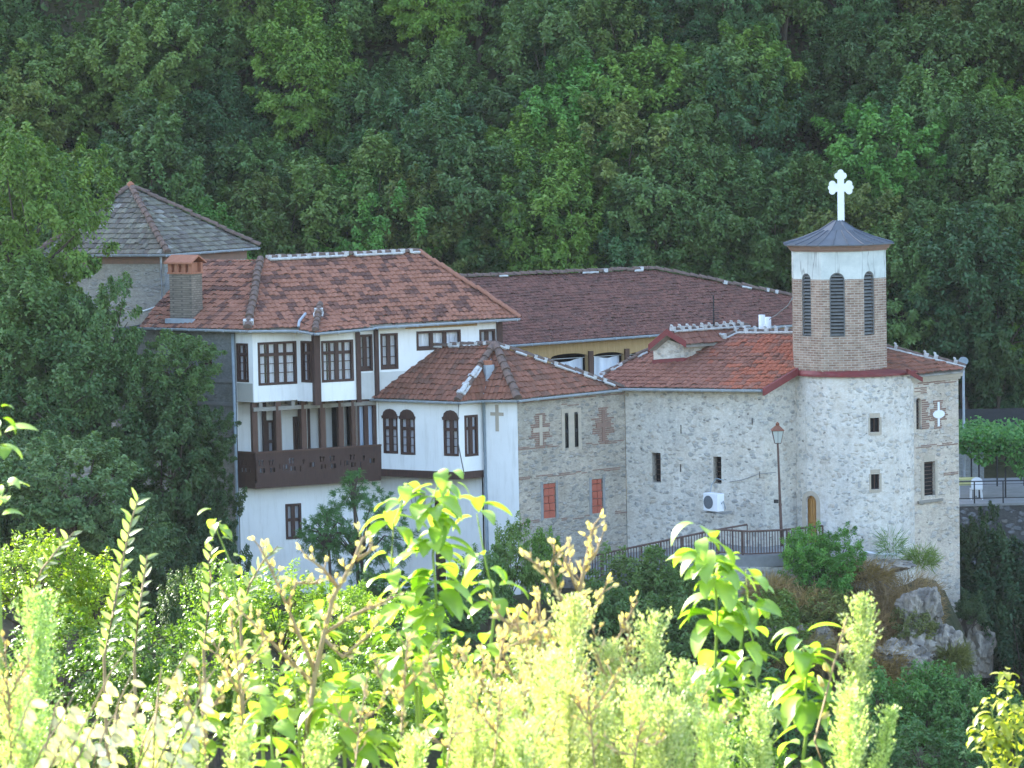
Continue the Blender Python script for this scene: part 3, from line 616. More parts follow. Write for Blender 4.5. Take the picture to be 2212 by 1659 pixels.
m_ = MB()
lbox(m_, E0, E1, -.3, (E1 - E0).length, zb1, zb0, -.5, .02); lbox(m_, E1, E2, 0, (E2 - E1).length, zb1 + .002, zb0 + .002, -.5, .018); m_.build('floor_beam', 'wood', wing)
m_ = MB(); m_.face([(*E0, zb1 + .01), (*E1, zb1 + .01), (*E2, zb1 + .01), (*G1, zb1 + .01)]); m_.build('wing_soffit', 'wood', wing)
# inset cross on the white wall
cu = opq(E2, E3, 1074, 905, 1075, 906)[0]; czz = pt(1074, 903, -.4).z; m_ = MB()
lbox(m_, E2, E3, cu - .07, cu + .07, czz - .48, czz + .47, 0, .02); lbox(m_, E2, E3, cu - .28, cu - .07, czz + .08, czz + .2, 0, .02); lbox(m_, E2, E3, cu + .07, cu + .28, czz + .08, czz + .2, 0, .02); m_.build('cross_relief', 'sandstone', wing, )
# stone wall
tw1 = w3(E3, E4, 1582, 742, 1614, 998, .12); tw2 = w3(E3, E4, 1652, 735, 1686, 990, .12)
bw1 = w3(E3, E4, 1424, 1265, 1522, 1510); bw2 = w3(E3, E4, 1782, 1232, 1868, 1475)
mb = MB(); wall(mb, E3, E4, -2.5, wz + .1, [tw1, tw2, bw1, bw2], .09); mb.build('stone_wall', 'stone_mid', wing)
for o_ in (tw1, tw2): window(wing, E3, E4, o_, 1, (.5,), 1, mat='black', curtain=None, fw=.012, inset=.03, name='lancet_window')
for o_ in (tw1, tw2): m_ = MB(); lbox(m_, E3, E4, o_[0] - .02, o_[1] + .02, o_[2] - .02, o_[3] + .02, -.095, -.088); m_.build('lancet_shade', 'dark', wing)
m_ = MB(); lbox(m_, E3, E4, tw1[0] - .14, tw1[0], tw1[2] - .1, tw1[3] + .15, 0, .015); lbox(m_, E3, E4, tw1[1], tw2[0], tw1[2] - .1, tw1[3] + .13, 0, .018); lbox(m_, E3, E4, tw2[1], tw2[1] + .14, tw1[2] - .1, tw1[3] + .15, 0, .015); lbox(m_, E3, E4, tw1[0], tw2[1], tw2[3] + .01, tw2[3] + .13, 0, .013); m_.build('window_surround', 'dressing', wing)
for o_ in (bw1, bw2):
    m_ = MB(); rr = random.Random(int(o_[0] * 10)); z_ = o_[2]; k = 0
    while z_ < o_[3] - .05:
        h_ = min(.27, o_[3] - z_); off = rr.uniform(0, .12)
        lbox(m_, E3, E4, o_[0] + rr.uniform(0, .05), o_[0] + (o_[1] - o_[0]) * (.45 + off), z_, z_ + h_ - .02, -.12, -.045 + rr.uniform(0, .03)); lbox(m_, E3, E4, o_[0] + (o_[1] - o_[0]) * (.45 + off) + .015, o_[1] - rr.uniform(0, .06), z_, z_ + h_ - .02, -.12, -.04 + rr.uniform(0, .03)); z_ += h_
    m_.build('bricked_up_window', 'brick_red', wing)
    m_ = MB(); lbox(m_, E3, E4, o_[0] - .12, o_[0], o_[2] - .05, o_[3] + .08, 0, .012); lbox(m_, E3, E4, o_[1], o_[1] + .1, o_[2] - .05, o_[3] + .08, 0, .012); m_.build('window_surround', 'concrete', wing)
def bandpx(parent, A, B, x0, y0, x1, y1, rows=2, th=.035, gap=.06, name='brick_band', seed=1):
    m_ = MB(); rr = random.Random(seed); p = uvp(x0, y0, A, B); q = uvp(x1, y1, A, B); n = max(1, int((q[0] - p[0]) / .26)); zz = (p[1] + q[1]) / 2
    for r_ in range(rows):
        for k in range(n):
            if rr.random() < .3: continue
            a_ = p[0] + (q[0] - p[0]) * k / n; lbox(m_, A, B, a_, a_ + (q[0] - p[0]) / n - .02, zz - r_ * gap + rr.uniform(-.006, .006), zz - r_ * gap + th, 0, .012 + rr.uniform(0, .01))
    return m_.build(name, 'brick_field', parent)
for (a_, b_, r_) in (((1240, 1000), (1540, 978), 2), ((1740, 968), (2020, 948), 2), ((1245, 1215), (2035, 1150), 2), ((1250, 1548), (1400, 1536), 2), ((1560, 1525), (1770, 1498), 2), ((1910, 1475), (2045, 1465), 2), ((1560, 680), (1690, 672), 2), ((1235, 672), (2020, 600), 1)):
    p, q = f3(*a_), f3(*b_); bandpx(wing, E3, E4, p[0], p[1], q[0], q[1], r_, seed=a_[0])
def brickcross(parent, A, B, cx, cy, w_, h_, cmat='sandstone', seed=1, cw=.07, round_=False):
    u_, z_ = uvp(cx, cy, A, B); m_ = MB(); rr = random.Random(seed); n = int(h_ / .075)
    for k in range(n):
        z0 = z_ - h_ / 2 + k * .075; tt = abs((k + .5) / n - .5) * 2
        ww = w_ * (.5 if tt > .45 else 1) * rr.uniform(.72, 1.12)
        x_ = u_ - ww / 2
        while x_ < u_ + ww / 2 - .05:
            l_ = rr.uniform(.12, .24); l_ = min(l_, u_ + ww / 2 - x_); lbox(m_, A, B, x_, x_ + l_ - .015, z0, z0 + .055, 0, .012 + rr.uniform(0, .008)); x_ += l_
    f_ = m_.build('brick_surround', 'brick_field', parent)
    m_ = MB(); lbox(m_, A, B, u_ - cw, u_ + cw, z_ - h_ * .42, z_ + h_ * .42, .0, .034)
    if round_:
        a3, uu, nn, _ = frame2(A, B); P3 = [a3 + uu * (u_ + .3 * math.cos(2 * math.pi * k / 16)) + Vector((0, 0, z_ + .15 * math.sin(2 * math.pi * k / 16))) + nn * .02 for k in range(16)]
        m_.add(P3 + [p + nn * .025 for p in P3], [tuple(range(16)), tuple(range(31, 15, -1))] + [(i, (i + 1) % 16, 16 + (i + 1) % 16, 16 + i) for i in range(16)])
    else: lbox(m_, A, B, u_ - w_ * .34, u_ - cw, z_ - cw, z_ + cw * 1.2, 0, .032); lbox(m_, A, B, u_ + cw, u_ + w_ * .34, z_ - cw, z_ + cw * 1.2, 0, .032)
    m_.build('cross_relief', cmat if cmat != 'sandstone' else 'dressing', parent)
p = f3(1405, 868); brickcross(wing, E3, E4, p[0], p[1], 1.05, 1.3, seed=3)
p = f3(1868, 832); brickcross(wing, E3, E4, p[0], p[1], 1.0, 1.35, 'brick_field', seed=4)
# wing closing walls
Wb0 = Vector((E0.x + 2, 6.5)); Wb1 = Vector((E4.x - .2, 6.5))
# wing roof
a0 = pt(800, 861, 1.05); a1 = pt(990, 868, -1.0); a2_ = pt(936, 751, 2.25); apx = onplane(1069, 746, a0, a1, a2_)
a3_ = pt(1118, 864, -1.25); a4 = pt(1345, 840, 2.0); av = pt(1040, 864, -.4)
bk1 = Vector((a4.x, a4.y + 4.5, a4.z))
backr = apx + Vector((.5, 4, -1.7)); back2 = onplane(936, 751, a0, a1, apx)
wr = roof('roof', [([a0, a1, apx, a2_], a0, a1), ([a1, av, apx], a1, av), ([av, a3_, apx], av, a3_), ([a3_, a4, apx], a3_, a4)], wing, 'tile_wing', .2, .28, .035, .035)
m_ = MB(); b2_ = a2_ + Vector((-.5, 4, -1.7)); m_.face([apx, a4, bk1 - Vector((0, 0, .6)), backr]); m_.face([a2_, apx, backr, b2_]); m_.build('back_slope', 'tile_wing', wr)
m_ = MB(); wall(m_, E4 + Vector((-.1, .1)), E4 + Vector((-.5, 4.5)), -2.5, wz - .3); wall(m_, E4 + Vector((-.5, 4.5)), G1 + Vector((1, 4)), -2.5, wz - .4); m_.build('back_wall', 'plaster', wing)
caps(a1, apx, wr, .13, 'cap', .0, 'hip_tiles', seed=7); caps(a1 + (apx - a1) * .1, a1 + (apx - a1) * .55, wr, .1, 'mortar', .7, 'hip_mortar', seed=8, lift=.1)
caps(a3_, apx, wr, .15, 'cap', .0, 'hip_tiles', seed=9); caps(apx, a4, wr, .11, 'cap', .5, 'hip_tiles', seed=10); caps(a2_, apx, wr, .1, 'cap', .25, seed=12)
m_ = MB(); q0, q1 = av + Vector((0, 0, .06)), apx.lerp(av, .3) + Vector((0, 0, .1)); s_ = Vector((.13, 0, .02)); m_.face([q0 - s_, q0 + s_, q1 + s_ * .6, q1 - s_ * .6]); m_.face([q0 - s_ + Vector((0, 0, -.02)), q1 - s_ * .6 + Vector((0, 0, -.02)), q1 + s_ * .6 + Vector((0, 0, -.02)), q0 + s_ + Vector((0, 0, -.02))])
m_.build('valley_flashing', 'gutter', wr)
fp = onplane(1052, 812, av, a3_, apx); m_ = MB(); m_.cbox((fp.x + .05, fp.y, fp.z - .15), .34, .3, .55, .5); sk = m_.build('small_flue', 'gutter', wr)
m_ = MB(); m_.cbox((fp.x + .02, fp.y - .02, fp.z + .4), .26, .26, .16, .5); m_.build('flue_pot', 'terracotta', sk)
gutter([a0 + D_, a1 + D_, av + D_, a3_ + D_, a4 + D_], wing, .07)
pe = E2 + Vector((.06, -.1)); pipe(wing, [Vector((pe.x, pe.y - .25, wz + .05)), Vector((pe.x, pe.y, wz - .25)), Vector((pe.x + .02, pe.y, 1)), Vector((pe.x + .04, pe.y, -2.4))], .06)
p0, p1 = pt(991, 872, E1.y - .1), pt(1003, 1025, E1.y - .1); pipe(wing, [p0, pt(988, 950, E1.y - .1), p1], .02, 'concrete', 'cable_pipe')
# ================================================================ REAR LONG BUILDING
g0 = pt(1085, 746, 12); g1 = pt(1714, 701, 19.5); rl = pt(940, 603, 15.5)
g0 = g0 + (g0 - g1) * .25
gE = g1 + (g1 - g0) * .18; rr_ = onplane(1415, 584, g0, g1, rl); hp = onplane(1712, 641, g0, g1, rl); he = onplane(1862, 676, g0, g1, rl)
rear = thing('arcaded_rear_building', ((g0.x + g1.x) / 2, 18, 0), 'long low building at the back with brown-purple tiled roof over ochre boarded arcade', 'building')
bo = Vector((-.5, 7, -2.5))
rrf = roof('roof', [([g0, gE, he, hp, rr_, rl], g0, gE), ([rl, rr_, rr_ + bo, rl + bo], rr_ + bo, rl + bo), ([rr_, hp, he, rr_ + bo], he, rr_ + bo)], rear, 'tile_rear', .18, .2, .022, .018)
caps(rl, rr_, rrf, .12, 'cap', .15, seed=30); caps(rr_, hp, rrf, .12, 'cap', .1, 'hip_tiles', seed=31)
gutter([g0 + D_, gE + D_], rear, .08)
dn = Vector(((g1 - g0).y, -(g1 - g0).x)).normalized(); RA = Vector((g0.x, g0.y)) - dn * .45; RB = Vector((gE.x, gE.y)) - dn * .45
ro = [opq(RA, RB, 1190, 766, 1270, 850), opq(RA, RB, 1280, 763, 1349, 850), opq(RA, RB, 1357, 761, 1424, 850)]
ro = [(a[0], a[1], 1.5, a[3], .14) for a in ro]
mb = MB(); wall(mb, RA, RB, 0, g0.z + .1, ro, .18); mb.build('boarded_front', 'ochre', rear)
mb = MB(); a3, uu, nn, Ln = frame2(RA, RB); wall(mb, RA - dn * 3, RB - dn * 3, 0, g0.z + .5); mb.build('back_wall', 'dark', rear)  # near-black colour puts the arcade's inner shade on this wall
for px in (1275, 1353):
    u_ = opq(RA, RB, px, 780, px + 1, 781)[0]; m_ = MB(); lbox(m_, RA, RB, u_ - .1, u_ + .1, 1.0, ro[0][3] + .05, -.02, .1); m_.build('arcade_post', 'wood_post', rear)
m_ = MB(); m_.tube([a3 + uu * (ro[0][0] - .2) + Vector((0, 0, ro[0][3] - .22)) - nn * .35, a3 + uu * (ro[2][1] + .2) + Vector((0, 0, ro[0][3] - .22)) - nn * .35], .012, 5); m_.build('clothes_line', 'white', rear)
for k, (x0, x1, sl) in enumerate(((1193, 1268, 'hung in the leftmost arch of the rear arcade'), (1295, 1348, 'hung in the middle arch behind the red tiled roofs'), (1358, 1400, 'partly hidden in the right arch by the church roof'))):
    p = opq(RA, RB, x0, 775, x1, 790); m_ = MB(); K = 20; zt_ = ro[0][3] - .2
    for i in range(K):
        u0_, u1_ = p[0] + (p[1] - p[0]) * i / K, p[0] + (p[1] - p[0]) * (i + 1) / K
        d0, d1 = -.35 - .05 * math.sin(i * .9 + k), -.35 - .05 * math.sin((i + 1) * .9 + k); sg = lambda q: -.1 * math.sin(q * math.pi / K) - (.12 * (1 - q / K) if k == 0 else 0)
        f = lambda U_, V_, D_: a3 + uu * U_ + Vector((0, 0, V_)) + nn * D_
        m_.face([f(u0_, zt_ - 1.6, d0 * 1.1), f(u1_, zt_ - 1.6, d1 * 1.1), f(u1_, zt_ + sg(i + 1), d1), f(u0_, zt_ + sg(i), d0)])
    o = m_.build('hanging_sheet', 'sheet', None, True); tag(o, 'white cloth ' + sl, 'sheet', 'white cloths hung in the rear arcade')
# ================================================================ CHURCH
ca = pt(1335, 838, 2.0); cbb = pt(1645, 841, -.35); cr = pt(1714, 720, 3.3); ON = lambda x, y: onplane(x, y, ca, cbb, cr)
vg = ON(1720, 797); church = thing('stone_church', (pt(1600, 900, 2).x, 2.5, 0), 'pale rubble stone church with red tiled roof, narrow slit windows and small arched wooden door', 'church')
crf = roof('roof', [([ca, cbb, vg, ON(1724, 719), ON(1470, 716), ON(1300, 812)], ca, cbb), ([ON(1724, 719), ON(1470, 716), ON(1470, 716) + Vector((0, 4, -1.6)), ON(1724, 719) + Vector((0, 4, -1.6))], ON(1724, 719) + Vector((0, 4, -1.6)), ON(1470, 716) + Vector((0, 4, -1.6)))], church, 'tile_church', .2, .27, .03, .03)
caps(ON(1590, 720), ON(1722, 719), crf, .09, 'cap', 1, comb=True, seed=40); caps(ON(1563, 733), ON(1590, 720), crf, .09, 'cap', 1, 'hip_tiles', comb=True, seed=41)
caps(ON(1302, 811), ON(1411, 753), crf, .08, 'cap', .3, 'hip_tiles', seed=42)
gutter([ca + D_, cbb + D_], church, .085)
W0 = xy(1350, 842, 2.3); W1 = xy(1650, 846, -.0); W2 = Vector((vg.x - .02, vg.y + .25)); W2z = zat(W2.x, W2.y, ca, cbb, cr)
QX_ = pt(1845, 900, 1.6).x; zw = zat(W1.x, W1.y, ca, cbb, cr) - .06
f6 = lambda x, y: (1296 + .2441 * x, 810 + .2441 * y)
def w6(A, B, x0, y0, x1, y1, ar=0):
    a, b = f6(x0, y0), f6(x1, y1); return opq(A, B, a[0], a[1], b[0], b[1], ar)
cw1 = w6(W0, W1, 458, 688, 540, 955); cw2 = w6(W0, W1, 1000, 722, 1076, 965)
sl = [w6(W0, W1, 710, 455, 722, 520), w6(W0, W1, 706, 790, 720, 862), w6(W0, W1, 1341, 380, 1352, 443), w6(W0, W1, 1408, 855, 1418, 915)]
mb = MB(); wall(mb, W0, W1, -2.5, zw, [cw1, cw2] + sl, .42)
wall(mb, W1, W2, -2.5, zw)
mb.face([(*W1, zw), (*W2, zw), (*W2, W2z - .06)])
wall(mb, Vector((QX_ + 2.2, 6)), W0 + Vector((.3, 4)), -2.5, zw); wall(mb, W0 + Vector((.3, 4)), W0 + Vector((.02, .02)), -2.5, zw)
mb.build('nave_wall', 'stone_church', church)
for o_ in (cw1, cw2):
    m_ = MB(); lbox(m_, W0, W1, o_[0] - .1, o_[1] + .2, o_[2] - .1, o_[3] + .1, -.5, -.425)
    f_ = m_.build('window', 'dark', church); m_ = MB()  # near-black box stands for the dark inside the nave
    for k in range(2): lbox(m_, W0, W1, o_[0] + .2 + k * .14, o_[0] + .22 + k * .14, o_[2], o_[3], -.3, -.28)
    for k in range(6): lbox(m_, W0, W1, o_[0] + .02, o_[1] - .01, o_[2] + (k + .5) * (o_[3] - o_[2]) / 6, o_[2] + (k + .5) * (o_[3] - o_[2]) / 6 + .018, -.278, -.262)
    m_.build('window_bars', 'iron', f_)
# verge board
m_ = MB(); b0, b1 = cbb + Vector((.03, -.03, -.02)), vg + Vector((.03, 0, 0)); m_.box(b0 + Vector((0, -.03, -.2)), b1 - b0, Vector((.07, -.05, 0)), Vector((0, 0, .26))); m_.build('verge_board', 'redmetal', church)
# cross gable on the nave roof
F0 = ON(1412, 784); F1 = ON(1477, 779); dd = Vector((.8, .6, 0)); zg = pt(1412, 746, F0.y).z; mb = MB()
fz = lambda p, z: Vector((p.x, p.y, z)); gm = F0.lerp(F1, .45); zga = pt(1440, 732, gm.y).z
mb.face([fz(F0, F0.z - .4), fz(F1, F1.z - .4), fz(F1, zg), fz(gm, zga), fz(F0, zg)]); mb.face([fz(F1, F1.z - .4), fz(F1 + dd * 3, F1.z - .4), fz(F1 + dd * 3, zg), fz(F1, zg)]); mb.face([fz(F0, F0.z - .4), fz(F0, zg), fz(F0 + dd * 3, zg), fz(F0 + dd * 3, F0.z - .4)])
cg = mb.build('cross_gable', 'stone_church', church)
m_ = MB(); m_.box(F0 + Vector((-.05, -.08, -.12)), F1 - F0 + Vector((.08, 0, 0)), (0, .06, 0), (0, 0, .24)); m_.box(F1 + Vector((0, -.05, -.1)), (dd * .6) , (.02, -.04, 0), (0, 0, .2)); m_.build('flashing', 'redmetal', cg)
ga = pt(1440, 718, gm.y - .3); gl_ = pt(1400, 752, F0.y - .25); gr_ = pt(1482, 745, F1.y - .25); e_ = dd * 3.9
gb = ga + e_; 
gr = roof('gable_roof', [([gr_, gr_ + dd * 2.6 , gb, ga], gr_, gr_ + dd * 2.6), ([gl_, ga, gb, gl_ + e_], gl_ + e_, gl_)], church, 'tile_church', .22, .3, .03, .03)
caps(ga + dd * .3, gb, gr, .09, 'cap', 1, comb=True, seed=44)
for s_, e2 in ((gl_, 1), (gr_, -1)):
    m_ = MB(); m_.box(s_ + Vector((0, -.04, -.1)), ga - s_, (0, -.05, 0), (0, 0, .24)); m_.build('verge_board', 'redmetal', gr)
for k, px in enumerate((1646, 1659)):
    p = pt(px, 706 + k * 5, ga.y + 2.0 - k * .5); m_ = MB(); m_.tube([p + Vector((0, 0, -.5)), p + Vector((0, 0, .45))], .125, 10); m_.build('vent_pipe', 'white', church, True)
# apse
QX = pt(1845, 900, 1.6).x; QY = 1.65; RQ = 2.32; angs = [-76, -53, -30, -9, 6, 31, 54, 76]
AP = [Vector((QX + RQ * math.sin(R(a)), QY - RQ * math.cos(R(a)))) for a in angs]; AP[0] = W2 + Vector((.0, .0))
zap = pt(1845, 812, -.7).z; mb = MB(); apo = {}
f7 = lambda x, y: (1674 + .2431 * x, 756 + .2431 * y)
def w7(A, B, x0, y0, x1, y1, ar=0):
    a, b = f7(x0, y0), f7(x1, y1); return opq(A, B, a[0], a[1], b[0], b[1], ar)
dr = w7(AP[1], AP[2], 274, 1290, 370, 1560, .24); dr = (dr[0], dr[1], dr[2] - .85, dr[3], dr[4])
aw1 = w7(AP[4], AP[5], 845, 605, 930, 728); aw2 = w7(AP[4], AP[5], 853, 1105, 930, 1236)
apo = {1: [dr], 4: [aw1, aw2]}
for i in range(7):
    wall(mb, AP[i], AP[i + 1], -2.5 , zap, apo.get(i, ()), .22 if i == 1 else .1, u_off=i)
mb.face([(*p, zap - .02) for p in AP] + [(QX, 5, zap - .02)])
mb.build('apse_wall', 'stone_apse', church)
m_ = MB(); lbox(m_, AP[1], AP[2], dr[0] + .003, dr[1] - .003, dr[2], dr[3] - .02, -.16, -.12)
dob = m_.build('door', 'door', church); m_ = MB(); w_ = dr[1] - dr[0]
for k in range(4): lbox(m_, AP[1], AP[2], dr[0] + w_ * (k + .12) / 4, dr[0] + w_ * (k + .88) / 4, dr[2] + .1, dr[3] - .16, -.12, -.1)
lbox(m_, AP[1], AP[2], dr[0] + .02, dr[1] - .02, dr[2] + .95, dr[2] + 1.03, -.1, -.09); m_.build('door_boards', 'door', dob)
m_ = MB(); m_.tube([Vector((*(AP[1].lerp(AP[2], .5)), dr[2] + .85)) + Vector((.1, .1, 0)), Vector((*(AP[1].lerp(AP[2], .5)), dr[2] + .98)) + Vector((.1, .1, 0))], .015, 5); m_.build('door_handle', 'black', dob)
m_ = MB(); a3, uu, nn, _ = frame2(AP[1], AP[2]); um = (dr[0] + dr[1]) / 2; hw = w_ / 2
def surr(m_, a3, uu, nn, um, hw, z0, zt, ar, t_=.16, pr=.02):
    K = 12; inn_ = [(um - hw, z0), (um - hw, zt - ar)] + [(um - hw * math.cos(math.pi * k / K), zt - ar + ar * math.sin(math.pi * k / K)) for k in range(1, K)] + [(um + hw, zt - ar), (um + hw, z0)]
    ou = [(um - hw - t_, z0), (um - hw - t_, zt - ar)] + [(um - (hw + t_) * math.cos(math.pi * k / K), zt - ar + (ar + t_) * math.sin(math.pi * k / K)) for k in range(1, K)] + [(um + hw + t_, zt - ar), (um + hw + t_, z0)]
    f = lambda p, d: a3 + uu * p[0] + Vector((0, 0, p[1])) + nn * d
    for k in range(len(inn_) - 1):
        m_.face([f(inn_[k], pr), f(inn_[k + 1], pr), f(ou[k + 1], pr), f(ou[k], pr)]); m_.face([f(ou[k], pr), f(ou[k + 1], pr), f(ou[k + 1], 0), f(ou[k], 0)]); m_.face([f(inn_[k], 0), f(inn_[k + 1], 0), f(inn_[k + 1], pr), f(inn_[k], pr)])
surr(m_, a3, uu, nn, um, hw, dr[2], dr[3], .24, .17, .012); m_.build('door_surround', 'dressing', church)
for o_ in (aw1, aw2):
    a3, uu, nn, _ = frame2(AP[4], AP[5]); m_ = MB(); lbox(m_, AP[4], AP[5], o_[0] - .02, o_[1] + .02, o_[2] - .02, o_[3] + .02, -.13, -.098); f_ = m_.build('window', 'dark', church)  # near-black sheet painted as the unlit apse interior
    m_ = MB(); lbox(m_, AP[4], AP[5], o_[0] - .07, o_[0], o_[2] - .1, o_[3] + .02, 0, .008); lbox(m_, AP[4], AP[5], o_[1], o_[1] + .08, o_[2] - .1, o_[3] + .02, 0, .008); lbox(m_, AP[4], AP[5], o_[0] - .02, o_[1] + .02, o_[3] + .02, o_[3] + .17, 0, .009); lbox(m_, AP[4], AP[5], o_[0], o_[1], o_[2] - .12, o_[2], 0, .02); m_.build('window_surround', 'dressing', f_)
    m_ = MB(); a0_ = (o_[0] + o_[1]) / 2; lbox(m_, AP[4], AP[5], a0_ - .015, a0_ + .015, o_[2], o_[3], -.09, -.06); lbox(m_, AP[4], AP[5], o_[0] + .002, o_[0] + .03, o_[2], o_[3], -.095, -.05); lbox(m_, AP[4], AP[5], o_[1] - .03, o_[1] - .002, o_[2], o_[3], -.095, -.05); m_.build('window_frame', 'wood', f_)
# ---- bell tower
TX = pt(1813, 700, 1.2).x; TY = 1.25; RT = 1.8; ta0 = -70.5
TC = [Vector((TX + RT * math.sin(R(ta0 + 45 * k)), TY - RT * math.cos(R(ta0 + 45 * k)))) for k in range(8)]
zt0 = pt(1813, 806, -.55).z; zt1 = pt(1813, 544, -.55).z; zsp = pt(1813, 604, -.55).z
bell = thing('bell_tower', (TX, TY, zt0), 'octagonal brick bell tower with whitewashed top, louvred arches, blue-grey roof and white cross', 'bell tower')
f5 = lambda x, y: (1647 + .2197 * x, 324 + .2197 * y)
fo = {}
for i, (x0, x1, yt, yb) in enumerate(((385, 481, 1212, 1835), (657, 815, 1208, 1835), (996, 1104, 1193, 1815))):
    a, b = f5(x0, yt), f5(x1, yb); o_ = opq(TC[i], TC[i + 1], a[0], a[1], b[0], b[1]); fo[i] = (o_[0], o_[1], o_[2], o_[3], (o_[1] - o_[0]) * .5)
for i in (3, 4, 5, 6, 7): Ln = (TC[1] - TC[0]).length; fo[i] = (Ln / 2 - .25, Ln / 2 + .25, fo[1][2], fo[1][3], .25)
mb = MB()
for i in range(8): wall(mb, TC[i], TC[(i + 1) % 8], zt0 - .1, zt1, [fo[i], (0, 0, zsp, zsp)], .16, u_off=i * 1.4)
bo_ = mb.build('wall', 'brick_tower', bell)
m, t = nt('flaking_whitewash'); v = coords(t); n = noi(t, v, 1.4, 6, .65); r_ = ramp(t, [(.3, (.66, .68, .64)), (.62, (.5, .53, .5)), (.8, (.3, .22, .18))], n)
cr_ = ramp(t, [(.0, (1, 1, 1)), (.018, (0, 0, 0))], math_(t, 'ABSOLUTE', math_(t, 'SUBTRACT', noi(t, coords(t, (1, 1, .12)), 2.2, 3, .5), .5)))
out(t, mix(t, math_(t, 'MULTIPLY', cr_.outputs[0], .6), r_.outputs[0], (.16, .15, .14)), .9, bump(t, noi(t, v, 8, 6), .5, .02), .1); M['whitewash'] = m
bo_.data.materials.append(m)
for p in bo_.data.polygons:
    if p.center.z + zt0 > zsp: p.material_index = 1
for i in range(8):
    o_ = fo[i]; A, B = TC[i], TC[(i + 1) % 8]; m_ = MB(); um = (o_[0] + o_[1]) / 2; hw = (o_[1] - o_[0]) / 2; n_ = 18
    for k in range(n_):
        z_ = o_[2] + .03 + k * (o_[3] - o_[2] - .06) / n_; h_ = (z_ + .03) - (o_[3] - o_[4]); ww = hw * (math.sqrt(max(0, 1 - (h_ / o_[4]) ** 2)) if h_ > 0 else 1) - .02
        if ww < .03: continue
        a3, uu, nn, _ = frame2(A, B); p0 = a3 + uu * (um - ww) + Vector((0, 0, z_ + .06)) - nn * .12
        m_.box(p0, uu * 2 * ww, nn * .09 - Vector((0, 0, .055)), Vector((0, 0, .022)))
    lv = m_.build('louvre', 'louver', bell)
    m_ = MB(); a3, uu, nn, _ = frame2(A, B); surr(m_, a3 - nn * .05, uu, nn, um, hw - .045, o_[2], o_[3] - .045, o_[4] - .04, .045, .02); m_.build('louvre_frame', 'louver', lv)
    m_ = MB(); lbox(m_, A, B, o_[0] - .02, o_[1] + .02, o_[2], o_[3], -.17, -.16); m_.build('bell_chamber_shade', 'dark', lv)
m_ = MB()
for k, (rr1, z0, z1) in enumerate(((RT + .06, zt1, zt1 + .07), (RT + .13, zt1 + .07, zt1 + .15), (RT + .2, zt1 + .15, zt1 + .24))):
    P8 = [Vector((TX + rr1 * math.sin(R(ta0 + 45 * i)), TY - rr1 * math.cos(R(ta0 + 45 * i)), z0)) for i in range(8)]; P9 = [p + Vector((0, 0, z1 - z0)) for p in P8]
    m_.add(P8 + P9, [tuple(range(8))[::-1], tuple(range(8, 16))] + [(i, (i + 1) % 8, 8 + (i + 1) % 8, 8 + i) for i in range(8)])
m_.build('brick_cornice', 'brick_field', bell)
m_ = MB(); re = RT + .32; zr0 = zt1 + .245; za = pt(1817, 474, TY).z; prof = [(1, 0), (.66, .24), (.33, .56), (.07, .96), (0.0, 1.0)]
rings = [[Vector((TX + re * f_ * math.sin(R(ta0 + 45 * i)), TY - re * f_ * math.cos(R(ta0 + 45 * i)), zr0 + (za - zr0) * h_)) for i in range(8)] for f_, h_ in prof[:4]]
rings.insert(0, [p - Vector((0, 0, .035)) for p in rings[0]])
vs = [p for r__ in rings for p in r__]; fs = [(j * 8 + i, j * 8 + (i + 1) % 8, (j + 1) * 8 + (i + 1) % 8, (j + 1) * 8 + i) for j in range(4) for i in range(8)] + [tuple(range(8))[::-1], tuple(range(32, 40))]
m_.add(vs, fs); mr_ = m_.build('metal_roof', 'bluemetal', bell)
m_ = MB()
for i in range(8):
    for q_ in (0, .33, .67):
        ln = []
        for f_, h_ in prof[:4]:
            P = [Vector((TX + re * f_ * math.sin(R(ta0 + 45 * (i + e))), TY - re * f_ * math.cos(R(ta0 + 45 * (i + e))), zr0 + (za - zr0) * h_)) for e in (0, 1)]; ln.append(P[0].lerp(P[1], q_) + Vector((0, 0, .012)))
        m_.tube(ln if q_ == 0 else ln[:3], .016, 4)
m_.build('standing_seam', 'bluemetal', mr_)
# cross with trefoil ends
m_ = MB(); cx, cy = pt(1818, 470, TY).x, TY; zc_ = pt(1817, 405, TY).z; zb_ = pt(1817, 473, TY).z - .06
rz_ = R(-8); ax = Vector((math.cos(rz_), math.sin(rz_), 0)); th = Vector((-ax.y, ax.x, 0)) * .13
def slab(m_, c, pts):
    P = [c + ax * x + Vector((0, 0, z)) - th / 2 for x, z in pts]; n = len(P); m_.add(P + [p + th for p in P], [tuple(range(n)), tuple(range(2 * n - 1, n - 1, -1))] + [(i, (i + 1) % n, n + (i + 1) % n, n + i) for i in range(n)])
c_ = Vector((cx - .02, cy, zc_))
slab(m_, c_, [(-.12, zb_ - zc_), (.12, zb_ - zc_), (.12, .35), (-.12, .35)])
slab(m_, c_ + th * .02, [(-.36, -.2), (-.1, -.14), (.1, -.14), (.36, -.2), (.36, .2), (.1, .13), (-.1, .13), (-.36, .2)])
def disc(x, z, r): slab(m_, c_ + th * rnd.uniform(-.06, .06), [(x + r * math.cos(2 * math.pi * k / 14), z + r * math.sin(2 * math.pi * k / 14)) for k in range(14)])
for x, z, r in ((-.3, .13, .12), (-.3, -.13, .12), (-.36, 0, .1), (.3, .13, .12), (.3, -.13, .12), (.36, 0, .1), (-.1, .42, .12), (.1, .42, .12), (0, .54, .11), (0, .4, .14)): disc(x, z, r)
m_.build('cross', 'white', bell)
m_ = MB(); m_.tube([(cx, cy, za - .05), (cx, cy, zb_ + .1)], .05, 8); m_.build('cross_base', 'bluemetal', bell)
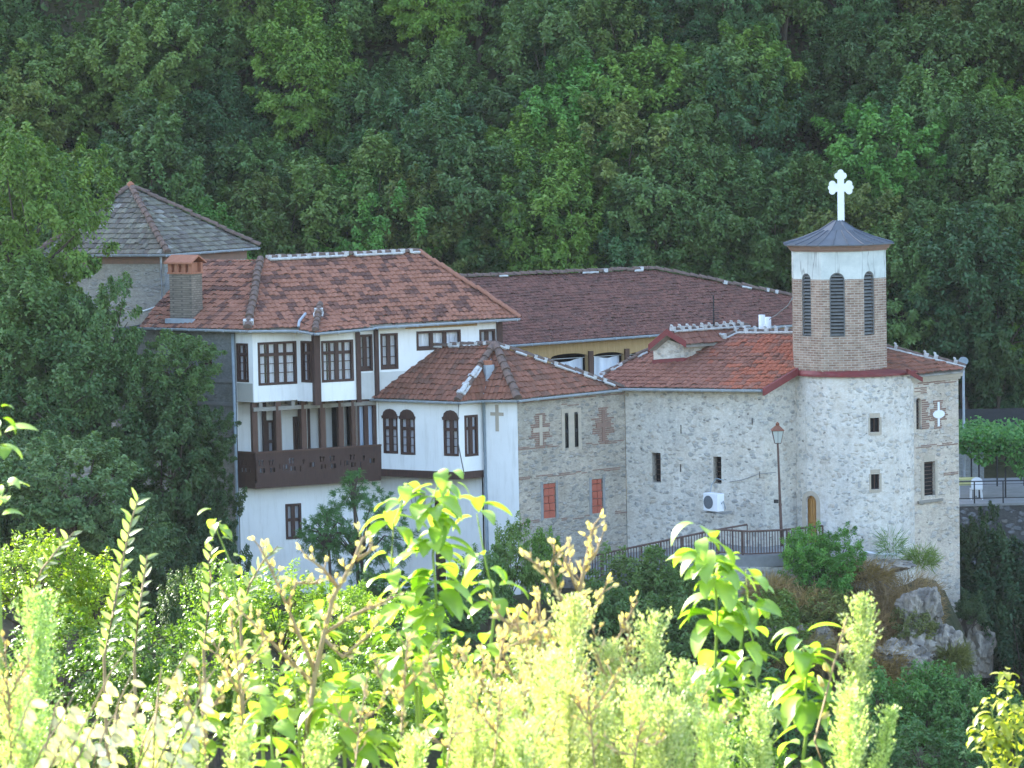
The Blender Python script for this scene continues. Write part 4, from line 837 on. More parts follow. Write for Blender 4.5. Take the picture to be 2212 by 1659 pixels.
# flashing between tower and apse
def orad(a): return (RT + .015) * math.cos(R(22.5)) / math.cos(R((a - ta0) % 45 - 22.5))
m_ = MB(); K = 28
for k in range(K):
    def ringp(a, r, z): return Vector((TX + r * math.sin(R(a)), TY - r * math.cos(R(a)), z))
    def outp(a, z, e=.1):
        d = Vector((math.sin(R(a)), -math.cos(R(a)))); # hit apse polygon from apse centre
        return Vector((QX + (RQ + e) * d.x, QY - (RQ + e) * -d.y, z))
    a0_, a1_ = -80 + 165 * k / K, -80 + 165 * (k + 1) / K
    m_.face([outp(a0_, zap - .05), outp(a1_, zap - .05), outp(a1_, zap + .03), outp(a0_, zap + .03)])
    m_.face([outp(a0_, zap + .03), outp(a1_, zap + .03), ringp(a1_, orad(a1_), zt0 + .06), ringp(a0_, orad(a0_), zt0 + .06)])
m_.build('flashing', 'redmetal', church)
pipe(bell, [pt(1713, 642, .3), pt(1702, 660, .6), pt(1680, 678, 1.2), pt(1662, 690, 1.8)], .018, 'concrete', 'cable')
# ================================================================ ANNEX AT THE RIGHT
N0 = xy(1952, 830, .35); N1 = xy(2070, 826, 2.1); N2 = N1 + Vector((.3, 5)); zn = pt(2000, 815, 1.2).z; znb = pt(2076, 1292, 2.1).z - .6
annex = thing('stone_annex', (N1.x - 1, 3, 0), 'tall narrow stone block with white cross in brickwork at the right cliff edge', 'building')
an1 = w7(N0, N1, 1254, 430, 1299, 704, .09); an2 = w7(N0, N1, 1323, 997, 1424, 1288)
mb = MB(); wall(mb, N0, N1, znb, zn + .1, [an1, an2], .14); wall(mb, N1, N2, znb, zn + .1); wall(mb, N2, N0 + Vector((0, 5)), znb, zn); mb.build('wall', 'stone_annex', annex)
for o_ in (an1, an2):
    m_ = MB(); lbox(m_, N0, N1, o_[0] - .02, o_[1] + .02, o_[2] - .02, o_[3] + .02, -.18, -.138); f_ = m_.build('window', 'dark', annex); m_ = MB()  # near-black sheet painted as the annex's unlit interior
    for k in range(9): lbox(m_, N0, N1, o_[0], o_[1], o_[2] + (k + .5) * (o_[3] - o_[2]) / 9, o_[2] + (k + .5) * (o_[3] - o_[2]) / 9 + .02, -.12, -.105)
    m_.build('window_bars', 'iron', f_)
m_ = MB(); lbox(m_, N0, N1, an2[1], an2[1] + .12, an2[2] - .1, an2[3] + .05, 0, .015); lbox(m_, N0, N1, an2[0] - .16, an2[0], an2[2] - .1, an2[3] + .05, 0, .015); lbox(m_, N0, N1, an2[0], an2[1], an2[3], an2[3] + .22, 0, .012); m_.build('window_surround', 'dressing', annex)
p, q = f7(1265, 1342), f7(1480, 1342); a_ = uvp(*p, N0, N1); b_ = uvp(*q, N0, N1); m_ = MB(); lbox(m_, N0, N1, a_[0], b_[0], a_[1] - .1, a_[1], 0, .1); m_.build('timber_sill', 'wood_pale', annex)
for (a, b, r_) in (((1270, 300), (1612, 270), 2), ((1250, 858), (1625, 826), 2), ((1500, 1100), (1630, 1088), 2), ((1240, 345), (1350, 338), 4), ((1225, 225), (1615, 205), 1)):
    p, q = f7(*a), f7(*b); bandpx(annex, N0, N1, p[0], p[1], q[0], q[1], r_, seed=a[0])
m_ = MB(); rr = random.Random(5); b_ = w7(N0, N1, 1303, 455, 1350, 700); z_ = b_[2]
while z_ < b_[3]: lbox(m_, N0, N1, b_[0], b_[1] + rr.uniform(-.06, .16) * (1 if z_ > 0 else 1), z_, z_ + .055, 0, .015 + rr.uniform(0, .006)); z_ += .078
m_.build('brick_field', 'brick_field', annex)
p = f7(1450, 570); brickcross(annex, N0, N1, p[0], p[1], .95, 1.05, 'white', 9, .05, True)
ae0 = pt(1966, 811, .2); ae1 = pt(2079, 800, 1.95); at = pt(1912, 752, 2.9); al = onplane(1905, 800, ae0, ae1, at); at2 = onplane(2083, 793, ae0, ae1, at)
arf = roof('roof', [([al, ae0, ae1, at2, at], ae0, ae1), ([at, at2, at2 + Vector((0, 3, -1)), at + Vector((0, 3, -1))], at + Vector((0, 3, -1)), at2 + Vector((0, 3, -1)))], annex, 'tile_wing', .24, .34, .04, .04)
caps(at, at2, arf, .09, 'cap', .6, comb=True, seed=50)
m_ = MB(); p, q = pt(1958, 806, .0), pt(1990, 824, -.25); m_.box(p, q - p, (.03, -.25, 0), (0, 0, .16)); m_.build('red_board', 'redmetal', annex)
m_ = MB(); lbox(m_, N0, N1, .2, (N1 - N0).length + .12, zn - .05, zn + .08, -.1, .12); lbox(m_, N0, N1, .2, (N1 - N0).length + .06, zn - .14, zn - .05, -.1, .06); m_.build('cornice', 'sandstone', annex)
# ================================================================ SMALL THINGS
# air conditioner
acp = pt(1556, 1103, -.05); ac = thing('air_conditioner', acp, 'white outdoor air conditioning unit with round fan grille bolted to the church wall', 'air conditioner')
m_ = MB(); rza = R(-50); ma = Matrix.Rotation(rza, 3, 'Z'); W3 = lambda x, y, z: acp + ma @ Vector((x, y, 0)) + Vector((0, 0, z))
bm_ = MB(); bm_.box(W3(-.36, -.5, .02), ma @ Vector((.74, 0, 0)), ma @ Vector((0, .34, 0)), (0, 0, .64)); o = bm_.build('case', 'white', ac)
bv = o.modifiers.new('b', 'BEVEL'); bv.width = .02; bv.segments = 2
m_ = MB(); K = 20; c0 = W3(-.09, -.512, .34)
m_.add([c0 + ma @ Vector((.24 * math.cos(2 * math.pi * k / K), 0, 0)) + Vector((0, 0, .24 * math.sin(2 * math.pi * k / K))) for k in range(K)] + [c0 + ma @ Vector((.24 * math.cos(2 * math.pi * k / K), .03, 0)) + Vector((0, 0, .24 * math.sin(2 * math.pi * k / K))) for k in range(K)], [tuple(range(K))] + [(i, (i + 1) % K, K + (i + 1) % K, K + i) for i in range(K)])
m_.build('fan_grille', 'grille', ac)
m_ = MB()
for x in (-.25, .28): m_.box(W3(x, -.5, -.05), ma @ Vector((.05, 0, 0)), ma @ Vector((0, .75, 0)), (0, 0, .05))
m_.box(W3(-.3, -.25, -.09), ma @ Vector((.7, 0, 0)), ma @ Vector((0, .4, 0)), (0, 0, .03)); m_.build('bracket', 'concrete', ac)
m_ = MB(); m_.tube([W3(.385, -.3, .3), W3(.45, -.28, .4), W3(.46, -.2, .2), W3(.42, -.15, .1)], .022, 6); m_.build('hose', 'pipe', ac); m_ = MB(); m_.tube([W3(-.3, -.2, .64), W3(-.34, -.1, .9), W3(-.2, 0, 1.15), W3(.1, .1, 1.1)], .02, 6); m_.build('hose', 'pipe', ac)
p_ = [f6(1150, 945), f6(1250, 930), f6(1340, 900), f6(1420, 870), f6(1560, 862), f6(1720, 840)]
m_ = MB(); pl = []
for (x, y) in p_:
    u_, z_ = uvp(x, y, W0, W1); a3, uu, nn, _ = frame2(W0, W1); pl.append(a3 + uu * u_ + Vector((0, 0, z_)) + nn * .05)
m_.tube(pl[:5], .013, 5); o = m_.build('wall_cable', 'concrete'); tag(o, 'thin grey cable running along the church wall from the air conditioner', 'cable')
# street lamp
lb = pt(1689, 1180, -2.1); lt = pt(1680, 957, -2.1); lamp = thing('street_lamp', lb, 'slim rust-brown lamp post with glazed lantern in front of the church', 'street lamp')
m_ = MB(); m_.tube([lb, lb.lerp(lt, .35), lb.lerp(lt, .7), lt], [.06, .05, .04, .035], 8); m_.tube([lb.lerp(lt, .4) - Vector((0, 0, .03)), lb.lerp(lt, .4) + Vector((0, 0, .05))], [.06, .06], 8); m_.build('pole', 'iron', lamp)
m_ = MB(); m_.cbox(lb.lerp(lt, .42) + Vector((-.14, 0, 0)), .16, .12, .12); m_.build('floodlight', 'black', lamp)
def lantern(parent, c, s=1.0):
    """c = bottom centre"""
    h = .46 * s; m_ = MB(); g_ = MB(); b_, t_ = .11 * s, .2 * s
    cor = [(-1, -1), (1, -1), (1, 1), (-1, 1)]
    for i in range(4):
        x, y = cor[i]; x2, y2 = cor[(i + 1) % 4]
        m_.tube([c + Vector((x * b_, y * b_, 0)), c + Vector((x * t_, y * t_, h))], .012 * s, 4); m_.tube([c + Vector((x * b_, y * b_, 0)), c + Vector((x2 * b_, y2 * b_, 0))], .014 * s, 4); m_.tube([c + Vector((x * t_, y * t_, h)), c + Vector((x2 * t_, y2 * t_, h))], .014 * s, 4)
        mxb, mxt = Vector(((x + x2) / 2 * b_, (y + y2) / 2 * b_, 0)), Vector(((x + x2) / 2 * t_, (y + y2) / 2 * t_, h)); m_.tube([c + mxb, c + mxt], .007 * s, 4)
        k_ = .97; g_.face([c + Vector((x * b_ * k_, y * b_ * k_, 0)), c + Vector((x2 * b_ * k_, y2 * b_ * k_, 0)), c + Vector((x2 * t_ * k_, y2 * t_ * k_, h)), c + Vector((x * t_ * k_, y * t_ * k_, h))])
    m_.build('lantern_frame', 'iron', parent); gl = g_.build('lantern_glass', 'frost', parent)
    m_ = MB(); r0 = .24 * s; z0 = h
    P = [c + Vector((x * r0, y * r0, z0)) for x, y in cor] + [c + Vector((x * .07 * s, y * .07 * s, z0 + .17 * s)) for x, y in cor]
    m_.add(P, [(3, 2, 1, 0), (4, 5, 6, 7)] + [(i, (i + 1) % 4, 4 + (i + 1) % 4, 4 + i) for i in range(4)]); m_.tube([c + Vector((0, 0, z0 + .16 * s)), c + Vector((0, 0, z0 + .24 * s)), c + Vector((0, 0, z0 + .3 * s))], [.06 * s, .08 * s, .02 * s], 6); m_.build('lantern_roof', 'lampred', parent)
m, t = nt('frosted_glass'); out(t, (.5, .53, .5), .3, None, .5); M['frost'] = m
M['lampred'] = simple('rusted_lamp_roof', (.24, .09, .05), (.16, .07, .045), 8, .7)
lantern(lamp, lt + Vector((0, 0, 0)), .98)
# wall lantern and sign under the wing
wl = thing('wall_lantern', pt(896, 1094, .5), 'ornate hanging iron wall lantern beside the cream board under the white wing', 'lantern')
c_ = pt(898, 1094, .3); lantern(wl, c_, .9); 
for o in list(wl.children):
    if 'roof' in o.name: o.data.materials[0] = M['iron']
m_ = MB(); T0 = c_ + Vector((0, 0, .68)); m_.tube([T0, T0 + Vector((-.1, .0, .12)), T0 + Vector((-.35, .1, .12)), T0 + Vector((-.45, .6, 0)), T0 + Vector((-.45, 1.3, -.05))], .025, 6)
for k in range(3): m_.tube([T0 + Vector((-.15 - .1 * k, 0, .1)) + Vector((.08 * math.cos(a), 0, .08 * math.sin(a))) for a in [i * .8 for i in range(8)]], .014, 4)
m_.build('bracket', 'iron', wl)
u_ = opq(G1, G2, 903, 1064, 920, 1096); m_ = MB(); lbox(m_, G1, G2, u_[0], u_[1], u_[2], u_[3], .01, .04); o = m_.build('sign_board', 'sign'); tag(o, 'plain cream board fixed to the white wall behind the hanging lantern', 'board')
# railing along the church path
rail = thing('path_railing', pt(1450, 1220, -2.5), 'rust-brown iron railing climbing along the path below the church', 'railing')
RP = [pt(1262, 1206, -3.1), pt(1296, 1197, -3.0), pt(1516, 1151, -2.5), pt(1556, 1144, -2.4), pt(1618, 1148, -2.3), pt(1687, 1145, -2.2), pt(1777, 1136, -2.0)]
hr = .8; dz = Vector((0, 0, -hr))
m_ = MB(); m_.tube(RP, .04, 6); m_.build('top_rail', 'iron', rail); m_ = MB(); m_.tube([p + dz for p in RP], .025, 6); m_.build('bottom_rail', 'iron', rail)
acc = 0; bl = None
for a, b in zip(RP[:-1], RP[1:]):
    Ln = (b - a).length; k = 0
    while acc < Ln:
        p = a.lerp(b, acc / Ln)
        if bl is None:
            m_ = MB(); m_.tube([p + dz, p], .016, 4); bl = m_.build('baluster', 'iron', rail); p00 = p
        else:
            c = bl.copy(); C.objects.link(c); c.parent = rail; c.location = p - p00; c.rotation_euler = (0, 0, 0)
        acc += .1
    acc -= Ln
for px, py in ((1300, 1196), (1345, 1187), (1385, 1178), (1427, 1170), (1473, 1160), (1551, 1145), (1604, 1148), (1700, 1144), (1777, 1136)):
    Yp = -3 + (px - 1296) / 220 * .5 if px < 1516 else -2.3; p = pt(px, py, Yp); m_ = MB(); m_.tube([p + Vector((0, 0, -1.15)), p + Vector((0, 0, .02))], .035, 6); m_.build('post', 'iron', rail)
m_ = MB(); m_.tube([pt(1516, 1150, -1.6), pt(1614, 1133, -.9)], .035, 6)
for k in range(4): p = pt(1516, 1150, -1.6).lerp(pt(1614, 1133, -.9), k / 3.); m_.tube([p, p + Vector((0, 0, -.8))], .02, 5)
o = m_.build('handrail', 'iron'); tag(o, 'short sloping handrail against the church wall above the path railing', 'handrail')
# path slab
m_ = MB(); zf_ = [p.z - hr - .06 for p in RP]
for i in range(len(RP) - 1):
    a, b = RP[i], RP[i + 1]; P = [Vector((a.x, a.y - .15, zf_[i])), Vector((b.x, b.y - .15, zf_[i + 1])), Vector((b.x, 2.6, zf_[i + 1])), Vector((a.x, 2.6, zf_[i]))]
    Q = [p - Vector((0, 0, .4)) for p in P]; m_.face(P); m_.face([Q[0], Q[1], P[1], P[0]]); m_.face(Q[::-1])
o = m_.build('path', 'concrete'); struct(o)
m_ = MB(); a, b = RP[3], RP[5]; m_.box((a.x, a.y - .18, a.z - hr - 1.9), (b - a) * 1.25, (0, .3, 0), (0, 0, 1.4)); m_.box((RP[0].x, RP[0].y - .05, RP[0].z - hr - 2.5), RP[2] - RP[0], (0, .3, 0), (0, 0, 2.05)); o = m_.build('retaining_wall', 'stone_church'); tag(o, 'rough stone retaining wall under the railed church path', 'wall')
m_ = MB(); p, q = pt(1868, 1193, -1.1), pt(1938, 1198, -1.3); m_.tube([p, p.lerp(q, .5) + Vector((0, 0, -.03)), q, q + Vector((.25, -.1, .35))], .05, 8); o = m_.build('water_pipe', 'white'); tag(o, 'pale pipe lying along the foot of the apse wall', 'pipe')
m_ = MB(); m_.tube([pt(1862, 1222, -2.6), pt(1890, 1250, -2.9), pt(1938, 1281, -3.1)], .018, 5); o = m_.build('hose', 'wood_pale'); tag(o, 'thin pale hose hanging down the dry scrub slope', 'hose')
# tv aerial on church ridge, wind-dried stick
p = pt(1542, 705, 4); m_ = MB(); m_.tube([p, p + Vector((0, 0, 1.15))], .03, 6)
for k in range(5): m_.tube([p + Vector((-.2, 0, .25 + k * .08)), p + Vector((.2, 0, .28 + k * .08))], .008, 4)
m_.tube([p + Vector((0, -.3, .5)), p + Vector((0, .3, .5))], .01, 4); o = m_.build('roof_aerial', 'black'); tag(o, 'thin dark aerial mast against the brown rear roof', 'aerial')
# right terrace
zt_ = pt(2130, 1089, 10).z; X0 = pt(2076, 1090, 10).x - 1.5; X1 = X0 + 14
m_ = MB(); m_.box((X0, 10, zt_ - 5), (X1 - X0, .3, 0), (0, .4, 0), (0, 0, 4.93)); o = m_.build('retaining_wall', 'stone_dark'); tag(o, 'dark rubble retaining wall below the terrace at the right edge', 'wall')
m_ = MB(); m_.box((X0, 9.95, zt_ - .07), (X1 - X0, .3, 0), (-.2, 9, 0), (0, 0, .09)); o = m_.build('terrace', 'terracefloor') if False else m_.build('terrace', 'concrete'); struct(o)
tr_ = thing('terrace_railing', (X0, 10.1, zt_), 'thin black metal railing along the terrace edge behind the annex', 'railing')
ry = lambda x, top: Vector((x, 10.1 + (x - X0) * .02, zt_ + (.88 if top else .22)))
m_ = MB(); m_.tube([ry(X0, 1), ry(X1, 1)], .025, 6); m_.build('top_rail', 'black', tr_); m_ = MB(); m_.tube([ry(X0, 0), ry(X1, 0)], .018, 6); m_.tube([ry(X0, 1) - Vector((0, 0, .12)), ry(X1, 1) - Vector((0, 0, .12))], .01, 5); m_.build('lower_rail', 'black', tr_)
for px in (2045, 2105, 2167, 2230): p = pt(px, 1085, 10.1); m_ = MB(); m_.tube([(p.x, 10.1, zt_), (p.x, 10.1, zt_ + .9)], .028, 6); m_.build('post', 'black', tr_)
pg = thing('pergola', pt(2140, 1040, 13), 'iron pergola frame carrying a green grapevine over the right terrace', 'pergola')
zv = pt(2140, 950, 12).z
for px in (2055, 2115, 2172, 2232):
    p = pt(px, 1040, 12); m_ = MB(); m_.tube([(p.x, 12, zt_), (p.x, 12, zv)], .035, 6); m_.build('post', 'black', pg); m_ = MB(); m_.tube([(p.x + .25, 16, zt_), (p.x + .25, 16, zv)], .035, 6); m_.build('post', 'black', pg); m_ = MB(); m_.tube([(p.x, 11.6, zv), (p.x + .25, 16.3, zv)], .03, 6); m_.build('beam', 'black', pg)
m_ = MB(); m_.box((X0 - .5, 19, zt_), (4.2, .2, 0), (0, .3, 0), (0, 0, 1.9)); o = m_.build('terrace_wall', 'render_grey'); tag(o, 'low grey rendered wall at the back of the terrace under the vine', 'wall')
m_ = MB(); pa, pb_ = pt(2066, 922, 20), pt(2250, 881, 20); m_.box((pa.x, 20, pa.z - 1), (pb_.x - pa.x, 0, 0), (0, .15, 0), (0, 0, pb_.z - pa.z + 1)); fe = m_.build('screen_fence', 'black'); tag(fe, 'dark screen fence panel above the vine pergola', 'fence')
m_ = MB()
pl0 = pt(2082, 925, 15); pl1 = pt(2081, 790, 15); fl = thing('floodlight_mast', pl0 - Vector((0, 0, 2)), 'tall grey pole with oval lamp head behind the annex roof corner', 'lamp post')
m_.tube([pl0 - Vector((0, 0, 2)), pl1], .05, 8); m_.build('pole', 'gutter', fl)
m_ = MB(); c_ = pt(2081, 780, 15); K = 14
m_.add([c_ + Vector((.2 * math.cos(2 * math.pi * k / K), -.03, .17 * math.sin(2 * math.pi * k / K))) for k in range(K)] + [c_ + Vector((.2 * math.cos(2 * math.pi * k / K), .05, .17 * math.sin(2 * math.pi * k / K))) for k in range(K)], [tuple(range(K)), tuple(range(2 * K - 1, K - 1, -1))] + [(i, (i + 1) % K, K + (i + 1) % K, K + i) for i in range(K)]); m_.build('lamp_head', 'pipe', fl)
tbl = thing('garden_table', pt(2090, 1050, 12.5), 'pale yellow table on the terrace beside the annex corner', 'table'); p = pt(2094, 1036, 12.5)
m_ = MB(); m_.box((p.x - .5, 12.2, zt_ + .7), (.85, 0, 0), (0, .7, 0), (0, 0, .05)); m_.box((p.x - .5, 12.19, zt_ + .5), (.85, 0, 0), (0, .03, 0), (0, 0, .18)); m_.build('table_top', 'yellow', tbl)
for dx in (-.44, .3):
    for dy in (12.25, 12.8): m_ = MB(); m_.cbox((p.x + dx, dy, zt_ + .02), .05, .05, .68); m_.build('leg', 'white', tbl)
chn = thing('plastic_chair', (p.x + .1, 11.6, zt_), 'white plastic chair in front of the pale yellow table', 'chair')
m_ = MB(); m_.box((p.x - .1, 11.3, zt_ + .42), (.45, 0, 0), (0, .42, 0), (0, 0, .04)); m_.build('seat', 'white', chn)
m_ = MB(); K = 8; P = [Vector((p.x + .125 + .225 * math.cos(math.pi * k / K), 11.3, zt_ + .75 + .17 * math.sin(math.pi * k / K))) for k in range(K + 1)] + [Vector((p.x - .1, 11.3, zt_ + .46)), Vector((p.x + .35, 11.3, zt_ + .46))]
m_.add(P + [q + Vector((0, -.04, 0)) for q in P], [tuple(range(len(P))), tuple(range(2 * len(P) - 1, len(P) - 1, -1))] + [(i, (i + 1) % len(P), len(P) + (i + 1) % len(P), len(P) + i) for i in range(len(P))]); m_.build('backrest', 'white', chn)
for dx in (-.08, .31):
    for dy in (11.33, 11.69): m_ = MB(); m_.tube([(p.x + dx, dy, zt_ + .42), (p.x + dx * 1.15, dy, zt_ + .02)], .02, 5); m_.build('leg', 'white', chn)
# ================================================================ TERRAIN
def sstep(a, b, x): t = np.clip((x - a) / (b - a), 0, 1); return t * t * (3 - 2 * t)
rng = np.random.default_rng(5)
def vnoise(x, y, s, seed=0):
    """cheap smooth 2-D noise"""
    r = np.random.default_rng(seed); o = 0 * x
    for k in range(7):
        a = r.uniform(0, 6.28); f = r.uniform(.6, 1.5) / s; o = o + np.sin((x * math.cos(a) + y * math.sin(a)) * f * 6.28 + r.uniform(0, 6.28))
    return o / 4
PY = [-150, -128, -120, -112, -104, -95, -80, -62, -45, -28, -16, -9, -5.5, -3.2, -2.2, 10, 22, 33, 60, 100, 118, 160, 240]
PZ = [20, 15.5, 13.7, 12.7, 11.0, 8.2, 1.5, -8, -16, -17, -11, -7.5, -5.0, -2.2, -1.6, -1.2, 0.5, 11, 47, 102, 108, 104, 100]
def ground(x, y):
    z = np.interp(y, PY, PZ)
    mid = sstep(-16, -4, y) * (1 - sstep(10, 26, y))
    left = 1 - sstep(-15.5, -9.5, x); z = z - left * mid * 3.2
    right = sstep(15.2, 17.2, x) * (1 - sstep(9.6, 10, y)) * sstep(-16, -4, y); z = z - right * 6.0
    z = np.where((x > 14) & (y > 10) & (y < 20.5), np.minimum(z, -.6), z)
    z = z + vnoise(x, y, 9, 3) * .5 * sstep(4, 30, np.abs(y - 4)) + vnoise(x, y, 2.2, 4) * .12
    return z
def gz(x, y): return float(ground(np.array([float(x)]), np.array([float(y)]))[0])
xs = np.unique(np.concatenate([np.linspace(-260, -40, 45), np.linspace(-40, 40, 130), np.linspace(40, 260, 45)]))
ys = np.unique(np.concatenate([np.linspace(-150, -20, 90), np.linspace(-20, 40, 110), np.linspace(40, 240, 70)]))
X, Y = np.meshgrid(xs, ys); Z = ground(X, Y); nx, ny = len(xs), len(ys)
idx = np.arange(nx * ny).reshape(ny, nx); q = np.stack([idx[:-1, :-1], idx[:-1, 1:], idx[1:, 1:], idx[1:, :-1]], -1).reshape(-1, 4)
def npmesh(name, V, F, mat, lv=None, smooth=False):
    me = bpy.data.meshes.new(name); me.vertices.add(len(V)); me.vertices.foreach_set('co', np.ascontiguousarray(V, dtype=np.float32).ravel())
    k = F.shape[1]; me.loops.add(F.size); me.loops.foreach_set('vertex_index', F.astype(np.int32).ravel()); me.polygons.add(len(F))
    me.polygons.foreach_set('loop_start', np.arange(0, F.size, k, dtype=np.int32)); me.polygons.foreach_set('loop_total', np.full(len(F), k, dtype=np.int32))
    if smooth: me.polygons.foreach_set('use_smooth', np.ones(len(F), dtype=bool))
    me.update(calc_edges=True)
    if lv is not None: a = me.attributes.new('lv', 'FLOAT', 'POINT'); a.data.foreach_set('value', lv.astype(np.float32))
    me.materials.append(M[mat] if isinstance(mat, str) else mat); return me
me = npmesh('ground', np.stack([X, Y, Z], -1).reshape(-1, 3), q, 'soil', None, True); o = bpy.data.objects.new('ground', me); C.objects.link(o); struct(o)
# ================================================================ LEAVES
def unit(v): return v / np.maximum(np.linalg.norm(v, axis=-1, keepdims=True), 1e-6)
def rhombs(base, d, s, Ln, Wd, lv, fold=.12):
    """one folded leaf blade per row"""
    n = np.cross(d, s); Ln = Ln[:, None]; Wd = Wd[:, None]; m_ = base + d * Ln * .45
    V = np.stack([base, m_ + s * Wd / 2 + n * Wd * fold, base + d * Ln - n * Ln * .08, m_ - s * Wd / 2 + n * Wd * fold], 1).reshape(-1, 3)
    return V, np.arange(len(V)).reshape(-1, 4), np.repeat(lv, 4)
def crown_mesh(name, seed, w, h, nc, per, Ln, Wd, mat='leaf', rc=(.15, .27), droop=.35, bottom=-.55, spiky=0., shape=1.0):
    r = np.random.default_rng(seed)
    # lumpy outline: a few main boughs, clumps gather on them
    nb = 9; bd = unit(r.normal(size=(nb, 3))); bd[:, 2] = np.abs(bd[:, 2]) * .9 - .1; bd = unit(bd); ba = r.uniform(.1, .6, nb)
    cd_ = unit(r.normal(size=(nc * 3, 3))); cd_ = cd_[cd_[:, 2] > bottom][:nc]; n = len(cd_)
    lump = (np.clip(cd_ @ bd.T - .55, 0, 1) * ba * 2.2).max(1)
    rad = (.55 + lump + .12 * np.sin(cd_[:, 0] * 7 + seed) * np.sin(cd_[:, 2] * 6)) * np.where(r.random(n) < .3, r.uniform(.45, .85, n), r.uniform(.85, 1.05, n))
    cc = cd_ * rad[:, None]; cc[:, 2] = cc[:, 2] * shape
    sz = r.uniform(rc[0], rc[1], n)
    ci = np.repeat(np.arange(n), per); k = len(ci)
    ld = unit(r.normal(size=(k, 3)) + cd_[ci] * .9 + np.array([0, 0, .55]))
    tt = r.random(k) ** .8; ax = unit(cd_ + np.array([0, 0, .45]) + r.normal(size=(n, 3)) * .3)
    p = cc[ci] + ax[ci] * (sz[ci] * (tt * 1.9 - .6))[:, None] + ld * (sz[ci] * (1.05 - .8 * tt))[:, None] * (r.uniform(.5, 1.05, k) ** .6)[:, None] * np.array([1, 1, .5])
    P = p * np.array([w / 2, w / 2, h / 2])
    out_ = unit(ld * np.array([1, 1, .8]) + cd_[ci] * .4)
    nrm = unit(out_ * .7 + r.normal(size=(k, 3)) * .5 + np.array([0, 0, 1.0]))
    d = unit(np.cross(nrm, r.normal(size=(k, 3)))); d = unit(d + out_ * .5 - np.array([0, 0, droop])); s = unit(np.cross(nrm, d))
    cl = r.random(n); lv = np.clip(.6 * cl[ci] + .4 * r.random(k), 0, 1)
    V, F, A = rhombs(P, d, s, Ln * r.uniform(.6, 1.3, k), Wd * r.uniform(.6, 1.3, k), lv)
    return npmesh(name, V, F, mat, A), cc * np.array([w / 2, w / 2, h / 2])
def trunk_mesh(name, ht, r0, tips, seed, n=12, mat='bark', crown_c=None):
    rr = random.Random(seed); mb = MB(); p = Vector((0, 0, 0)); pts = [p.copy()]; bend = Vector((rr.uniform(-.1, .1), rr.uniform(-.1, .1), 0))
    for k in range(1, 6): pts.append(Vector((bend.x * k * ht / 5 + rr.uniform(-.06, .06), bend.y * k * ht / 5 + rr.uniform(-.06, .06), ht * k / 5)))
    mb.tube(pts, [r0 * (1 - .13 * k) for k in range(6)], 7)
    tt = list(tips); rr.shuffle(tt)
    for q in tt[:n]:
        q = Vector(q) + Vector((0, 0, crown_c)); a = pts[rr.choice((3, 4, 5))]; m1 = a.lerp(q, .5) + Vector((rr.uniform(-.2, .2), rr.uniform(-.2, .2), rr.uniform(0, .4)))
        mb.tube([a, m1, a.lerp(q, .93)], [r0 * .4, r0 * .25, r0 * .08], 5)
    me = bpy.data.meshes.new(name); me.from_pydata(mb.v, [], mb.f); me.materials.append(M[mat]); return me
# tree kinds: crown + trunk meshes shared by every copy
KINDS = []
for k in range(8):
    w_, h_ = (5.6, 5.6) if k % 2 == 0 else (5.0, 7.2)
    cm, tips = crown_mesh('crown', 100 + k, w_, h_, 210, 150, .17, .11, 'leaf', (.09, .21), [.35, .5, .2, .45][k % 4], -.92, 0, 1.0)
    tm = trunk_mesh('trunk', 3.6, .2, tips, k, 14, 'bark', 1.4 + h_ / 2); KINDS.append((cm, tm, w_, h_, 1.4 + h_ / 2))
def tree(x, y, s, kind, color, label, group=None, z=None, sx=1., name='tree', cat='tree'):
    cm, tm, w_, h_, cc = KINDS[kind]; z = gz(x, y) - .2 if z is None else z
    root = thing(name, (x, y, z), label, cat, group); root.rotation_euler = (0, 0, rnd.uniform(0, 6.28)); root.scale = (s * sx, s * sx, s)
    c = bpy.data.objects.new('crown', cm); C.objects.link(c); c.parent = root; c.location = (0, 0, cc); c.color = (*color, 1)
    tk = bpy.data.objects.new('trunk', tm); C.objects.link(tk); tk.parent = root
    return root
# ---- forest on the slope behind: rows upward, bays across
def proj(p):
    v = RM.transposed() @ (Vector(p) - CAM); return 1106 + FP * v.x / -v.z, 829.5 - FP * v.y / -v.z
TINT = {'deep green': (.85, .95, .85), 'olive green': (1.22, 1.18, .8), 'bright green': (1.05, 1.5, .85), 'bluish green': (.85, 1.08, 1.2), 'mid green': (1.08, 1.15, .95), 'yellow-green': (1.35, 1.45, .7), 'brownish green': (1.4, 1.12, .8), 'dark bluish green': (.72, .95, 1.05)}
tn = list(TINT); LM = [(0, 'at the far left edge'), (170, 'left of the grey tower tip'), (330, 'above the grey tower roof'), (500, 'right of the grey tower roof'), (650, 'above the left main red roof'), (850, 'above the right main red roof'), (1020, 'above the two roofs meeting'), (1180, 'above the left brown rear roof'), (1350, 'above the middle brown rear roof'), (1520, 'above the right brown rear roof'), (1680, 'left of the white cross'), (1830, 'directly behind the white cross'), (1980, 'right of the white cross'), (2140, 'at the far right edge'), (2300, 'past the right frame edge'), (-150, 'past the left frame edge')]
ROWN = ['lowest forest row', 'second forest row', 'third forest row', 'fourth forest row', 'fifth forest row', 'sixth forest row', 'seventh forest row', 'topmost forest row']
rows_y = [23.5, 26, 28.5, 31, 33.8, 36.6, 39.8, 43.5]
